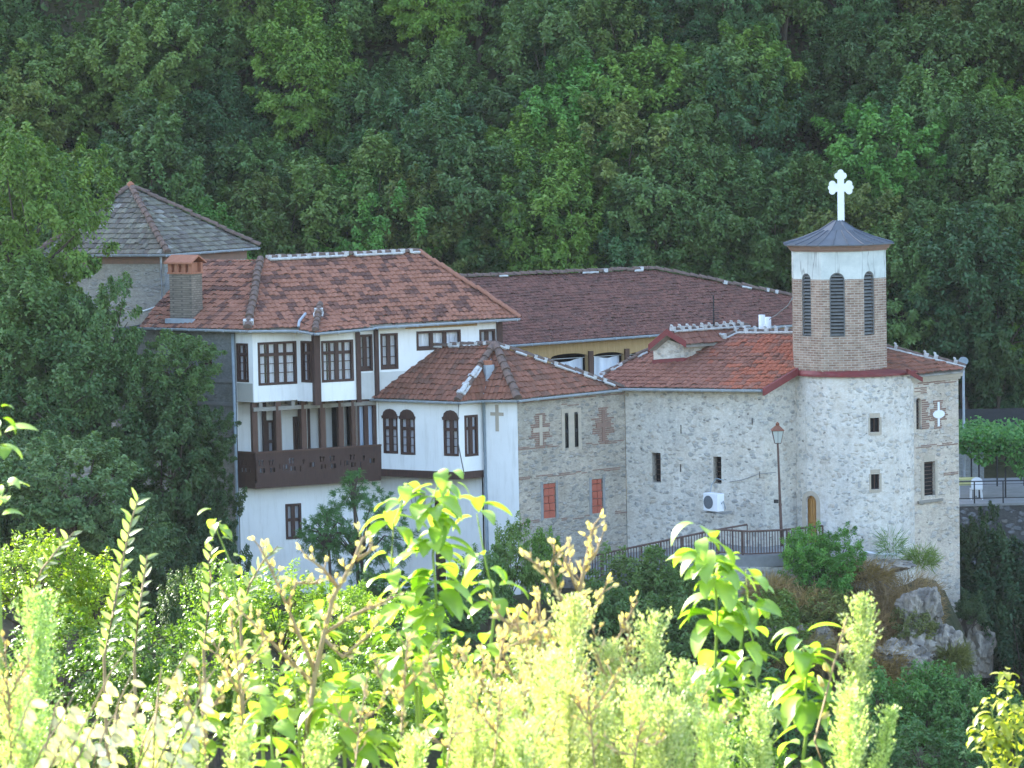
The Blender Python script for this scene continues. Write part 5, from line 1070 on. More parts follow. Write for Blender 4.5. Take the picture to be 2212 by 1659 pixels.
force_ = {(2, 8): ('olive green', 5), (1, 8): ('brownish green', 4), (3, 9): ('bluish green', 1), (2, 9): ('dark bluish green', 1), (3, 10): ('bright green', 0), (2, 5): ('bluish green', 2), (2, 4): ('yellow-green', 3), (3, 5): ('yellow-green', 3), (2, 7): ('bright green', 7), (2, 2): ('olive green', 4), (3, 1): ('olive green', 2), (3, 2): ('mid green', 6), (2, 12): ('mid green', 0), (3, 11): ('bluish green', 4), (2, 13): ('olive green', 2), (3, 13): ('mid green', 6), (2, 6): ('mid green', 5), (1, 5): ('brownish green', 3)}
force = {(k_[0] * 2 - (1 if k_[1] % 2 else 0), k_[1]): v_ for k_, v_ in force_.items()}
for r_, yy in enumerate(rows_y):
    for b_, (px, lm) in enumerate(LM):
        sc_ = (yy + 120) / FP; x = (px - 1106 + rnd.uniform(-45, 45) + (60 if r_ % 2 else -20)) * sc_; y = yy + rnd.uniform(-1.2, 1.2)
        if y < 26 and -8 < x < 14: y = 27 + rnd.uniform(-1, 1) ; y -= 0
        cname, kd = force.get((r_, b_), (tn[rnd.choice((0, 0, 1, 2, 3, 4, 4, 4, 5, 6, 7))], rnd.randrange(8))); c = TINT[cname]; j = rnd.uniform(.78, 1.32)
        s = rnd.uniform(.85, 1.3)
        adj = 'tall' if s > 1.02 else ('broad' if kd % 2 == 0 else 'slender')
        tree(x, y, s, kd, tuple(v * j for v in c), f'{adj} {cname} tree {lm}, {ROWN[r_]}', 'forest trees on the slope behind the monastery')
# ---- undergrowth covering the slope (nobody could count it)
n = 110000; r = np.random.default_rng(21); ux = r.uniform(-34, 34, n); uy = r.uniform(21, 52, n); uz = ground(ux, uy) + r.random(n) * (.8 + 1.6 * (np.sin(ux * 1.3) * np.sin(uy * 1.1 + ux * .4) > 0))
nr = unit(r.normal(size=(n, 3)) * .6 + np.array([0, -.6, .8])); d = unit(np.cross(nr, r.normal(size=(n, 3)))); V, F, A = rhombs(np.stack([ux, uy, uz], -1), d, np.cross(nr, d), r.uniform(.2, .4, n), r.uniform(.12, .22, n), r.random(n))
me = npmesh('undergrowth', V, F, 'leaf', A); o = bpy.data.objects.new('undergrowth', me); C.objects.link(o); o.color = (.8, .95, .8, 1); o['kind'] = 'stuff'; tag(o, 'dark leafy undergrowth between the forest trunks', 'undergrowth')
# ---- trees that stand round the buildings
def ptree(px, ytop, ybot, wpx, Y, kind, cname, label, j=1., low=False):
    """tree whose crown top and width are as seen: px centre, ytop top"""
    cm, tm, w_, h_, cc = KINDS[kind]; top = pt(px, ytop, Y); wid = wpx * (Y + 120) / FP; z0 = gz(top.x, Y) - .2
    bot = pt(px, ybot, Y).z; hh = top.z - bot; s = hh / h_
    sx = wid / w_ / s; zr = top.z - (cc + h_ / 2) * s
    c = TINT[cname]; t_ = tree(top.x, Y, s, kind, tuple(v * j for v in c), label, 'trees around the monastery', z=zr, sx=sx)
    if zr > z0:   # lengthen the trunk to reach the ground
        for o in t_.children:
            if o.name.startswith('trunk'):
                mb = MB(); mb.tube([(0, 0, (z0 - zr) / s), (.05, .03, (z0 - zr) / s * .5), (0, 0, .1)], [.3, .24, .2], 7); me = bpy.data.meshes.new('lower_trunk'); me.from_pydata(mb.v, [], mb.f); me.materials.append(M['bark']); q_ = bpy.data.objects.new('lower_trunk', me); C.objects.link(q_); q_.parent = t_
    return t_
ptree(70, 262, 760, 300, 2, 1, 'yellow-green', 'tall olive-yellow tree at the left edge, beside the grey tower roof', 1.0)
ptree(30, 560, 1010, 330, -1, 3, 'mid green', 'dark leafy tree at the left edge just below the tall olive-yellow tree', 1.12)
ptree(190, 590, 960, 240, -.5, 0, 'mid green', 'green tree covering the lower left side of the grey tower', 1.12)
ptree(120, 700, 1060, 330, -3, 2, 'deep green', 'dark green tree in the hollow left of the tower, below eave height', 1.12)
ptree(255, 750, 1090, 240, -2.5, 4, 'mid green', 'green tree whose top touches the left corner of the main red roof', 1.12)
ptree(385, 706, 900, 190, -2, 6, 'mid green', 'bushy green tree hiding the grey side wall under the eave', 1.12)
ptree(350, 830, 1260, 260, -3.5, 5, 'deep green', 'dark shadowed tree against the foot of the grey side wall', .85)
ptree(430, 860, 1060, 150, -3.0, 6, 'deep green', 'small dark tree touching the downpipe corner of the white house', .8)
ptree(430, 990, 1260, 150, -3.6, 2, 'deep green', 'small dark tree below the balcony floor, beside the downpipe', .7)
TINT['grey'] = (1.35, 1.35, 1.5)
ptree(140, 925, 1200, 330, -13, 2, 'grey', 'wide greyish olive tree in the shaded hollow at left', 1.15)
ptree(255, 1060, 1290, 230, -12.5, 0, 'grey', 'lower greyish olive tree right of the wide one', .95)
ptree(20, 900, 1250, 200, -7, 0, 'deep green', 'dark round tree at the left edge beside the greyish olive tree', .8)
ptree(300, 1080, 1400, 260, -9, 0, 'deep green', 'small dark tree low in the ravine below the greyish olive tree', .7)
ptree(455, 1120, 1420, 160, -7, 4, 'bluish green', 'small bluish tree at the white house foot, left corner', .6)
for k, (px, yt, yb, w_, Y_, kd, cn, lb_) in enumerate((
    (2150, 600, 900, 220, 22, 4, 'deep green', 'dark tree rising behind the dark screen fence'),
    (2150, 700, 960, 200, 23, 3, 'dark bluish green', 'shadowed tree right behind the oval lamp head'),
    (2010, 560, 860, 200, 24, 6, 'deep green', 'dark tree filling the gap right of the brick bell tower'),
    (2110, 1090, 1400, 130, 4, 0, 'deep green', 'dark bush tree against the left end of the retaining wall'),
    (2180, 1170, 1560, 240, 3, 5, 'dark bluish green', 'large shadowed tree below the rubble retaining wall'),
    (2230, 1250, 1640, 240, 0, 2, 'dark bluish green', 'dark tree in the ravine at the right frame edge'),
    (2130, 1300, 1640, 170, 2, 4, 'dark bluish green', 'dark tree directly right of the cliff rocks'))):
    ptree(px, yt, yb, w_, Y_, kd, cn, lb_, .6 if k > 2 else .7)
# ---- bushes
BK = []
for k in range(5):
    cm, tips = crown_mesh('foliage_or_seeds', 300 + k, 2, 2, 120, 75, .1, .05, 'leaf', (.14, .28), .2, -.35, 0, 1.0); BK.append((cm, tips))
BB = []
for k in range(4):
    cm, tips = crown_mesh('foliage_or_seeds', 330 + k, 2, 2, 130, 60, .085, .04, 'leaf_bright', (.12, .26), .1, -.3, 0, 1.0); BB.append((cm, tips))
st_b = [trunk_mesh('stems', .8, .05, BK[k][1], 50 + k, 16, 'bark', .9) for k in range(4)]
def bush(px, ytop, ybot, wpx, Y, lib, k, color, label, group='green bushes below the monastery', dy=None, name='bush'):
    top = pt(px, ytop, Y); bot = pt(px, ybot, Y); sc_ = (Y + 120) / FP; w_ = wpx * sc_; h_ = (top.z - bot.z); z0 = min(bot.z, top.z)
    root = thing(name, (top.x, Y, z0 - .05), label, 'bush', group); root.rotation_euler = (0, 0, rnd.uniform(0, 6.28))
    c = bpy.data.objects.new('foliage_or_seeds', lib[k][0]); C.objects.link(c); c.parent = root; c.location = (0, 0, h_ * .5); c.scale = (w_ / 2, w_ / 2 * rnd.uniform(.8, 1), h_ / 2); c.color = (color[0] * 1.08, color[1] * (.86 if lib is BK else 1), color[2], 1)
    s = bpy.data.objects.new('stems', st_b[k % 4]); C.objects.link(s); s.parent = root; s.scale = (w_ / 2.2, w_ / 2.2, h_ / 2 * 1.0)
    zg = gz(top.x, Y)
    if z0 - .05 > zg: s.location = (0, 0, 0); s.scale.z *= 1
    return root
for a in (
    (1100, 1140, 1330, 130, -8, BK, 0, (1.5, 1.9, 1.1), 'mid green bush against the foot of the white corner wall'),
    (1165, 1150, 1340, 100, -7, BK, 1, (1.4, 2., .8), 'brighter small bush at the foot of the white-stone wall joint'),
    (1045, 1190, 1400, 160, -9, BK, 2, (1.1, 1.6, 1.1), 'dull green bush left of the small bush by the white wall'),
    (1370, 1195, 1420, 230, -5, BK, 3, (1.2, 1.5, .9), 'large dark bush below the left half of the path railing'),
    (1450, 1205, 1420, 180, -5.5, BK, 4, (1.1, 1.5, .9), 'rounded dark bush under the bend of the path railing'),
    (1300, 1270, 1520, 240, -8, BK, 1, (1.0, 1.4, .9), 'low shaded bush below the left start of the railing'),
    (1500, 1270, 1500, 230, -8, BK, 0, (1.0, 1.4, .9), 'shaded bush behind the tall broad-leaved sapling'),
    (1640, 1290, 1480, 220, -7, BK, 2, (1.4, 1.7, .9), 'grey-green bush on the slope below the path slab'),
    (1740, 1140, 1270, 110, -3.2, BK, 3, (1.3, 2.3, .9), 'fresh green bush in front of the arched church door'),
    (1805, 1150, 1270, 120, -3.0, BK, 0, (1.1, 2., .8), 'fresh green bush right of the arched door'),
    (1765, 1190, 1320, 130, -3.6, BK, 4, (1.0, 1.9, .8), 'fresh green bush hanging below the arched door'),
    (1680, 1280, 1420, 150, -4.6, BK, 1, (1.6, 1.6, .8), 'olive bush on the dry slope below the lamp post'),
    (1790, 1270, 1400, 140, -4.4, BK, 2, (1.7, 1.5, .9), 'dull olive bush in the middle of the dry slope'),
    (1900, 1465, 1700, 190, -14, BK, 0, (1.1, 1.9, 1.), 'green bush below the cliff rocks, next to the tall plume'),
    (1995, 1440, 1690, 200, -13, BK, 1, (1.0, 1.8, 1.), 'green bush directly below the grey cliff rocks'),
    (2090, 1475, 1700, 190, -14, BK, 2, (1.0, 1.7, 1.), 'green bush right of the cliff rocks'),
    (2170, 1500, 1720, 180, -14, BK, 3, (.9, 1.6, 1.), 'dark green bush in the right bottom corner'),
    (1830, 1560, 1780, 190, -16, BK, 4, (1.0, 1.7, 1.), 'green bush at the bottom right behind the tall plume'),
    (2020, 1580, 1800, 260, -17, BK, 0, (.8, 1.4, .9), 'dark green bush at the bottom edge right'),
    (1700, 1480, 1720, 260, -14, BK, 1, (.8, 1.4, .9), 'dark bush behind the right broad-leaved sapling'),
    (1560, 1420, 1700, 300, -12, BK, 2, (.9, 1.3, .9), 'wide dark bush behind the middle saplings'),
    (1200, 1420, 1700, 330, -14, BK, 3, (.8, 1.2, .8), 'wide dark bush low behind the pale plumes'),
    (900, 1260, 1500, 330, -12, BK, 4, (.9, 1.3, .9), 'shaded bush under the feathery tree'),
    (1970, 1315, 1420, 110, -4.8, BK, 2, (1.5, 1.3, .9), 'dull bush on the left side of the cliff rocks'),
    (2100, 1285, 1370, 80, -1.2, BK, 4, (.7, .9, .8), 'dark overhanging bush at the foot of the annex corner')): bush(*a)
# ---- feathery tree in front of the white ground floor
def feather(name, seed, tips, nfr, Lf, mat='leaf'):
    r = np.random.default_rng(seed); B = []; D = []; S = []
    for p in tips:
        o_ = unit(np.array(p) + np.array([0, 0, .3]))
        for f in range(nfr):
            d = unit(o_ * .6 + r.normal(size=3) * .6 + np.array([0, 0, .15])); L_ = Lf * r.uniform(.6, 1.2); s = unit(np.cross(d, r.normal(size=3)))
            for k in range(11):
                t_ = (k + 1) / 11; q_ = np.array(p) + d * L_ * t_ - np.array([0, 0, .5]) * L_ * t_ * t_ * .5
                for sg in (1, -1): B.append(q_); D.append(unit(d * .6 + s * sg)); S.append(unit(np.cross(d, s)) * .6 + d * .4)
    B, D, S = np.array(B), np.array(D), unit(np.array(S)); k = len(B); V, F, A = rhombs(B, D, S, np.full(k, Lf * .38) * r.uniform(.8, 1.1, k), np.full(k, Lf * .055), r.random(k)); return npmesh(name, V, F, mat, A)
def feathery(px, ytop, ybot, wpx, Y, seed, color, label, n=60):
    top = pt(px, ytop, Y); bot = pt(px, ybot, Y); sc_ = (Y + 120) / FP; w_ = wpx * sc_; h_ = top.z - bot.z; r = np.random.default_rng(seed)
    u = unit(r.normal(size=(n, 3))); rad = r.uniform(.35, 1, n) ** .6; P = u * rad[:, None] * np.array([w_ / 2, w_ / 2, h_ / 2]); P[:, 0] *= 1 - .4 * np.clip(P[:, 2] / (h_ / 2), 0, 1)
    root = thing('feathery_tree', (bot.x, Y, gz(bot.x, Y)), label, 'tree', 'feathery trees by the white wall')
    fo_ = bpy.data.objects.new('crown', feather('crown', seed, P, 10, .23)); C.objects.link(fo_); fo_.parent = root; fo_.location = (0, 0, (top.z + bot.z) / 2 - root.location.z); fo_.color = (*color, 1)
    mb = MB(); cz = (top.z + bot.z) / 2 - root.location.z; mb.tube([(0, 0, 0), (.1, 0, cz * .5), (0, 0, cz)], [.09, .07, .05], 6)
    for p in P[:26]: mb.tube([(0, 0, cz - h_ * .3), (p[0] * .5, p[1] * .5, cz + p[2] * .4), (p[0], p[1], cz + p[2])], [.04, .025, .01], 4)
    me = bpy.data.meshes.new('trunk'); me.from_pydata(mb.v, [], mb.f); me.materials.append(M['bark']); o = bpy.data.objects.new('trunk', me); C.objects.link(o); o.parent = root
feathery(780, 1035, 1260, 250, -5, 1, (.9, 1.3, 1.1), 'bluish-green feathery tree covering part of the white ground floor', 210)
feathery(765, 1010, 1110, 60, -5.2, 2, (.95, 1.35, 1.1), 'thin feathery shoot rising to the balcony underside', 22)
feathery(710, 1095, 1210, 130, -5.6, 3, (.95, 1.35, 1.1), 'feathery branchy sapling beside the small ground-floor window', 80)
# ---- dry scrub and rocks
def drybush(px, ytop, ybot, wpx, Y, seed, color, label, n=2600):
    top = pt(px, ytop, Y); bot = pt(px, ybot, Y); w_ = wpx * (Y + 120) / FP; h_ = top.z - bot.z; r = np.random.default_rng(seed); z0 = bot.z
    a = r.uniform(0, 6.28, n); rr = np.sqrt(r.random(n)) * .8; B = np.stack([np.cos(a) * rr * w_ / 2, np.sin(a) * rr * w_ * .35, h_ * (r.random(n) * .85 * (1 - rr * .5))], -1)
    d = unit(np.stack([np.cos(a) * .8, np.sin(a) * .6, r.uniform(-.3, .9, n)], -1) + r.normal(size=(n, 3)) * .5); s = unit(np.cross(d, r.normal(size=(n, 3))))
    V, F, A = rhombs(B, d, s, r.uniform(.25, .75, n) * min(1, h_), r.uniform(.012, .03, n), r.random(n), .0); me = npmesh('dry_shrub', V, F, 'drygrass', A)
    o = bpy.data.objects.new('dry_shrub', me); C.objects.link(o); o.location = (bot.x, Y, z0); o.color = (color[0] * 1.45, color[1] * 1.4, color[2] * 1.3, 1); tag(o, label, 'dry shrub', 'dry scrub on the cliff'); return o
for a in (
    (1960, 1215, 1330, 170, -2.6, 11, (.75, .7, .65), 'dry brown thicket at the top of the cliff beside the annex'),
    (1900, 1240, 1380, 190, -3.4, 12, (.7, .65, .6), 'dry brown thicket hanging below the apse'),
    (1975, 1270, 1350, 110, -3.4, 13, (.95, .85, .75), 'tangled straw-brown brush above the grey rocks'),
    (1930, 1340, 1470, 190, -4.8, 14, (.8, .72, .62), 'lower brown brush left of the grey rocks'),
    (1740, 1255, 1330, 180, -4, 15, (1.3, 1.25, 1.1), 'pale straw grass patch below the fresh green bushes'),
    (1665, 1235, 1300, 120, -3.6, 16, (1., .95, .8), 'dry grass under the path slab'),
    (1830, 1330, 1430, 180, -5, 17, (.9, .8, .7), 'dry brush in the middle of the slope'),
    (1860, 1205, 1260, 160, -2.4, 19, (.8, .75, .6), 'dry tufts along the ledge below the apse'),
    (1720, 1350, 1440, 200, -6, 20, (.8, .85, .6), 'dull grass tufts low on the slope')): drybush(*a)
drybush(1925, 1135, 1200, 55, -1.6, 51, (.35, .8, .4), 'sparse green weed growing up the apse wall foot', 260)
drybush(1990, 1175, 1225, 70, -1.2, 52, (.5, .95, .4), 'pale green weeds at the foot of the annex wall', 900)
def rock(px, py, wpx, hpx, Y, seed, label, n=7):
    mb = bmesh.new(); r = random.Random(seed); c = pt(px, py, Y); s = (Y + 120) / FP
    for k in range(n):
        tmp = bmesh.new(); bmesh.ops.create_icosphere(tmp, subdivisions=4, radius=1); rx, rz = wpx * s * r.uniform(.22, .36), hpx * s * r.uniform(.26, .42)
        of = Vector((r.uniform(-.3, .3) * wpx * s, r.uniform(-.2, .6), r.uniform(-.32, .32) * hpx * s)); sd_ = Vector((r.uniform(0, 50),) * 3)
        for v in tmp.verts:
            p = v.co.copy(); q_ = Vector((p.x * 1.3, p.y * 1.3, p.z * .6)); nn_ = noise.fractal(q_ * 1.7 + sd_, .8, 2, 5)
            cr2 = abs(noise.noise(q_ * 2.6 + sd_ * 2)); p = p * (1 + .32 * nn_ - .22 * max(0, .18 - cr2) / .18)
            v.co = Vector((p.x * rx, p.y * min(rx, .9), p.z * rz)) + of
        me_ = bpy.data.meshes.new('t'); tmp.to_mesh(me_); tmp.free(); mb.from_mesh(me_); bpy.data.meshes.remove(me_)
    me = bpy.data.meshes.new('rock_outcrop'); mb.to_mesh(me); mb.free(); me.materials.append(M['rock']); o = bpy.data.objects.new('rock_outcrop', me); C.objects.link(o); o.location = c; tag(o, label, 'rock', 'cliff rocks'); return o
rock(1998, 1345, 90, 120, -4.4, 1, 'upper grey limestone crag under the annex corner', 7)
rock(2012, 1410, 130, 100, -4.8, 2, 'middle grey limestone crag with dark clefts', 8)
rock(1955, 1435, 130, 80, -5.6, 3, 'lower left grey crag above the green bushes', 7)
rock(2085, 1410, 120, 170, -.2, 4, 'dark shaded rock face right of the pale crag', 6)
rock(1755, 1380, 90, 55, -5.6, 6, 'pale angular rocks left of the brown brush', 8)
rock(1870, 1228, 170, 36, -1.6, 7, 'stone ledge under the apse', 7)
rock(1650, 1370, 140, 55, -6.2, 8, 'low grey rocks behind the tall sapling', 6)
for a in ((1960, 1270, 1360, 150, -3.4, 32, (.9, .8, .7), 'straw-brown brush right above the upper crag'), (1880, 1300, 1400, 150, -4.4, 33, (.85, .75, .62), 'matted brown brush left of the upper crag'), (1915, 1380, 1470, 130, -5.9, 37, (.8, .75, .55), 'dry brush covering the lower left crag'), (2060, 1385, 1440, 60, -5.2, 38, (.5, .7, .4), 'greenish tufts in a cleft of the crag'), (1930, 1400, 1480, 120, -5.4, 35, (.7, .8, .5), 'greenish tufts at the foot of the crags')): drybush(*a)
# ---- grapevine on the pergola
n = 5200; r = np.random.default_rng(9); xa, xb = pt(2050, 950, 12).x, pt(2300, 950, 12).x
xx = r.uniform(xa, xb, n); yy = r.uniform(11.2, 16.4, n); zz = zv + .12 + r.normal(size=n) * .14 + .18 * np.sin(xx * 2.1) * np.sin(yy * 1.7 + xx)
hang = r.random(n) < .42; yy = np.where(hang, 11.3 + r.random(n) * .7, yy); zz = np.where(hang, zv + .1 - r.random(n) ** 1.3 * (.55 + .55 * np.sin(xx * 1.9 + 1) ** 2 + .5 * (xx > pt(2170, 950, 12).x)), zz)
nr = unit(r.normal(size=(n, 3)) * .6 + np.array([0, -.5, .8])); d = unit(np.cross(nr, r.normal(size=(n, 3)))); V, F, A = rhombs(np.stack([xx, yy, zz], -1) - np.array([0, 0, 0]), d, np.cross(nr, d), r.uniform(.1, .2, n), r.uniform(.1, .17, n), r.random(n))
me = npmesh('grapevine', V, F, 'leaf', A); o = bpy.data.objects.new('grapevine', me); C.objects.link(o); o.color = (.85, 1.4, .85, 1); tag(o, 'fresh green grapevine spread over the iron pergola at right', 'vine')
# ================================================================ SUNLIT SHRUBS ON THE NEAR SLOPE
G_ = 'sunlit shrubs on the near slope'
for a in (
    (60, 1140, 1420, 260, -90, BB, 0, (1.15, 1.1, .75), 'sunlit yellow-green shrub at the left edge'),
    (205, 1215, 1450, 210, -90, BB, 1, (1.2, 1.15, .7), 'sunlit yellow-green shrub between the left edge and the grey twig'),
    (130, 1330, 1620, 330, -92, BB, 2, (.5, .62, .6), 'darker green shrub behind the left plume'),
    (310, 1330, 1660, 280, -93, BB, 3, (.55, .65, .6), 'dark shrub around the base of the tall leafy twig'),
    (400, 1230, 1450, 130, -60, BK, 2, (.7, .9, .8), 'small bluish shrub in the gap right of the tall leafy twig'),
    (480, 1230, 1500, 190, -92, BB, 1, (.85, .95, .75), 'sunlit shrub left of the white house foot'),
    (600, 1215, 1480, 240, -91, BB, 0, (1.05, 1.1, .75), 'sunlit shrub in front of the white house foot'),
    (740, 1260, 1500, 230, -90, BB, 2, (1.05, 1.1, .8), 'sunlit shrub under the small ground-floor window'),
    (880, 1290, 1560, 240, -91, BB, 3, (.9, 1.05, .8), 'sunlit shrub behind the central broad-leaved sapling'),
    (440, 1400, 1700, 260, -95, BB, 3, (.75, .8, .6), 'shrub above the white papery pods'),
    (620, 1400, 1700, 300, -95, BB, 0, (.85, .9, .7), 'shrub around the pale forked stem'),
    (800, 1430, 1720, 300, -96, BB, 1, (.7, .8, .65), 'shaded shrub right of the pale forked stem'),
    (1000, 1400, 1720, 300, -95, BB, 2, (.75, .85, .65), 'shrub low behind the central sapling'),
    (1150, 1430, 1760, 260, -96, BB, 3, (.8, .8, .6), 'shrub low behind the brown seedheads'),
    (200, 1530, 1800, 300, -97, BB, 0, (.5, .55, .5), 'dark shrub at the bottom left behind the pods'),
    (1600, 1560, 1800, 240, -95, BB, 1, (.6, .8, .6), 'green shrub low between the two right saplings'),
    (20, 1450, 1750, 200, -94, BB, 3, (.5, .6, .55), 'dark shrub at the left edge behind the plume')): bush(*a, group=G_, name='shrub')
# ================================================================ FOREGROUND PLANTS
def leafpatch(V, F, A, base, d, nrm, Ln, Wd, droop, lv, fold=.25):
    base, d, nrm = Vector(base), Vector(d).normalized(), Vector(nrm); s = d.cross(nrm).normalized(); nrm = s.cross(d).normalized(); K = 7; i0 = len(V)
    p = base.copy(); dirn = d.copy()
    for k in range(K + 1):
        t_ = k / K; w_ = Wd * .5 * (math.sin(math.pi * min(1, t_ ** .8)) ** .75 if 0 < t_ < 1 else 0.02); nn = s.cross(dirn)
        V.append(p + s * w_ + nn * w_ * fold); V.append(p); V.append(p - s * w_ + nn * w_ * fold); A.extend([lv, min(1, lv + .5), lv])
        dirn = (dirn + Vector((0, 0, -1)) * droop / K).normalized(); p = p + dirn * Ln / K
    for k in range(K):
        a = i0 + 3 * k; F.append((a, a + 1, a + 4, a + 3)); F.append((a + 1, a + 2, a + 5, a + 4))
def finish(root, V, F, A, name, mat, color=(1, 1, 1), smooth=True):
    b = root.location; V = np.array([tuple(v) for v in V]) - np.array(b); me = npmesh(name, V, np.array(F), mat, np.array(A), smooth); o = bpy.data.objects.new(name, me); C.objects.link(o); o.parent = root; o.color = (*color, 1); return o
def stemto(root, pts, r0, mat='greenstem', name='stem', r1=.3):
    m_ = MB(); n = len(pts); m_.tube(pts, [r0 * (1 - (1 - r1) * k / (n - 1)) for k in range(n)], 6); return m_.build(name, mat, root, True)
def down(p, z): return Vector((p.x, p.y, z))
def sapling(px, Y, nodes, label, seed, color=(1, 1, 1), Lf=.132, r0=.007):
    """nodes: (px, py, count, leaf size factor) up the stem"""
    rr = random.Random(seed); N_ = [pt(x, y, Y) for x, y, *_ in nodes]; root = thing('broad_leaved_sapling', (N_[0].x, Y, gz(N_[0].x, Y) - .02), label, 'sapling', 'broad-leaved saplings in the foreground')
    BASE[root.name] = root.location.copy(); stemto(root, [down(N_[0], root.location.z)] + N_, r0)
    V, F, A = [], [], []
    for (x, y, cnt, sf), p in zip(nodes, N_):
        a0 = rr.uniform(0, 6.28)
        for k in range(int(cnt * 1.35)):
            a = a0 + k * 2.4 + rr.uniform(-.5, .5); sf = sf * rr.uniform(.82, 1.12) if k else sf; up_ = rr.uniform(-.1, .7); d = Vector((math.cos(a), math.sin(a) * .9, up_)); q = p + Vector((0, 0, rr.uniform(-.05, .05)))
            leafpatch(V, F, A, q + d.normalized() * .015, d, Vector((0, 0, 1)) + Vector((rr.uniform(-.4, .4), rr.uniform(-.4, .4), 0)), Lf * sf * rr.uniform(.75, 1.2), Lf * sf * rr.uniform(.44, .58), rr.uniform(.8, 2.4), rr.random())
    finish(root, V, F, A, 'leaves', 'leaf_fg', color); return root
sapling(985, -110, [(960, 1640, 6, 1), (962, 1560, 7, 1), (955, 1480, 8, 1.), (950, 1400, 8, 1.0), (945, 1330, 9, 1.05), (940, 1260, 9, 1.0), (935, 1200, 9, 1.0), (940, 1140, 9, .95), (930, 1090, 8, .85), (945, 1050, 5, .7), (975, 1025, 4, .5)], 'tallest broad-leaved sapling, in front of the white corner wall', 1)
sapling(870, -110.2, [(900, 1500, 5, .9), (885, 1440, 5, .9), (870, 1400, 5, .9), (850, 1370, 5, .9)], 'short sapling shoot left of the tallest sapling', 2)
sapling(860, -110, [(905, 1380, 2, .8), (870, 1290, 5, .85), (845, 1230, 4, .8), (850, 1130, 4, .8), (870, 1080, 3, .7)], 'leaning leafy shoot left of the tallest sapling', 12)
sapling(1060, -109.8, [(1060, 1400, 4, .8), (1070, 1300, 5, .85), (1050, 1220, 4, .85), (1030, 1110, 4, .85)], 'leaning leafy shoot right of the tallest sapling', 13)
sapling(1540, -110, [(1545, 1640, 4, .9), (1550, 1560, 7, .95), (1545, 1480, 8, 1.0), (1545, 1430, 6, .9), (1550, 1330, 9, 1.05), (1545, 1270, 9, 1.05), (1540, 1220, 8, 1.0), (1525, 1185, 6, .9), (1510, 1165, 3, .8)], 'broad-leaved sapling below the path railing', 3)
sapling(1620, -109.9, [(1600, 1400, 4, .9), (1615, 1300, 6, .9), (1610, 1230, 5, .85)], 'side shoot right of the sapling below the railing', 14)
sapling(1740, -109.8, [(1735, 1640, 6, .9), (1745, 1560, 8, 1.0), (1740, 1490, 9, 1.), (1745, 1440, 8, .95), (1735, 1400, 6, .8)], 'broad-leaved sapling beside the tall right plume', 4)
sapling(740, -110.3, [(745, 1650, 5, .9), (740, 1590, 6, .9), (735, 1530, 6, .9), (740, 1480, 4, .8)], 'low bright sapling at the bottom centre-left', 5)
sapling(590, -110.5, [(590, 1650, 5, .8), (585, 1590, 5, .8), (590, 1540, 4, .7)], 'low bright sapling left of the pale forked stem', 6)
sapling(520, -108, [(500, 1560, 5, .7), (510, 1480, 6, .7), (500, 1400, 5, .6), (520, 1320, 5, .55), (500, 1220, 5, .5), (470, 1150, 5, .5), (465, 1120, 3, .45)], 'thin drooping-leaved shoot left of the white house foot', 7, (1.1, 1, 1.2))
sapling(0, -110.6, [(-10, 1000, 3, .8), (0, 940, 3, .7), (-5, 905, 3, .6)], 'leaf tips poking in at the left edge, above', 8)
sapling(0, -110, [(-30, 1200, 3, .6), (-5, 1090, 4, .5), (10, 1055, 4, .5)], 'small leafy sprig at the left edge, below', 9, (1.3, 1.2, 1.8))
def twig(px, Y, pts_, label, seed, color, Lf=.05):
    rr = random.Random(seed); P = [pt(x, y, Y) for x, y in pts_]; root = thing('leafy_twig', (P[0].x, Y, gz(P[0].x, Y) - .02), label, 'twig', 'grey-leaved twigs at left'); BASE[root.name] = root.location.copy(); stemto(root, [down(P[0], root.location.z)] + P, .008, 'twig'); V, F, A = [], [], []
    for a, b in zip(P[:-1], P[1:]):
        n = max(2, int((b - a).length / .017))
        for k in range(n):
            p = a.lerp(b, k / n); sg = 1 if k % 2 else -1; d = (b - a).normalized() * .9 + Vector((sg * rr.uniform(.5, 1), rr.uniform(-.6, .6), 0)); leafpatch(V, F, A, p, d, Vector((rr.uniform(-.5, .5), -.6, 1)), Lf * rr.uniform(.8, 1.2), Lf * .42, rr.uniform(-.3, .6), rr.random())
    finish(root, V, F, A, 'leaves', 'leaf_fg', color)
GC = (1.0, .85, 2.4)
twig(290, -107, [(225, 1420), (245, 1320), (265, 1210), (285, 1120), (300, 1075)], 'tall grey-green leafy twig at left, reaching highest', 1, GC, .058)
twig(300, -107, [(290, 1420), (300, 1320), (312, 1240), (318, 1200)], 'shorter grey-green twig right of the tall one', 2, GC, .05)
twig(130, -107, [(60, 1300), (90, 1230), (130, 1180), (160, 1150)], 'slanting grey-green twig above the left plume', 3, GC, .05)
twig(440, -107, [(440, 1400), (450, 1320), (455, 1250), (450, 1210), (460, 1180)], 'grey-green twig left of the white house foot', 4, GC, .05)
twig(560, -107, [(520, 1330), (540, 1260), (570, 1210), (600, 1180)], 'bent grey-green twig touching the white house foot', 5, GC, .05)
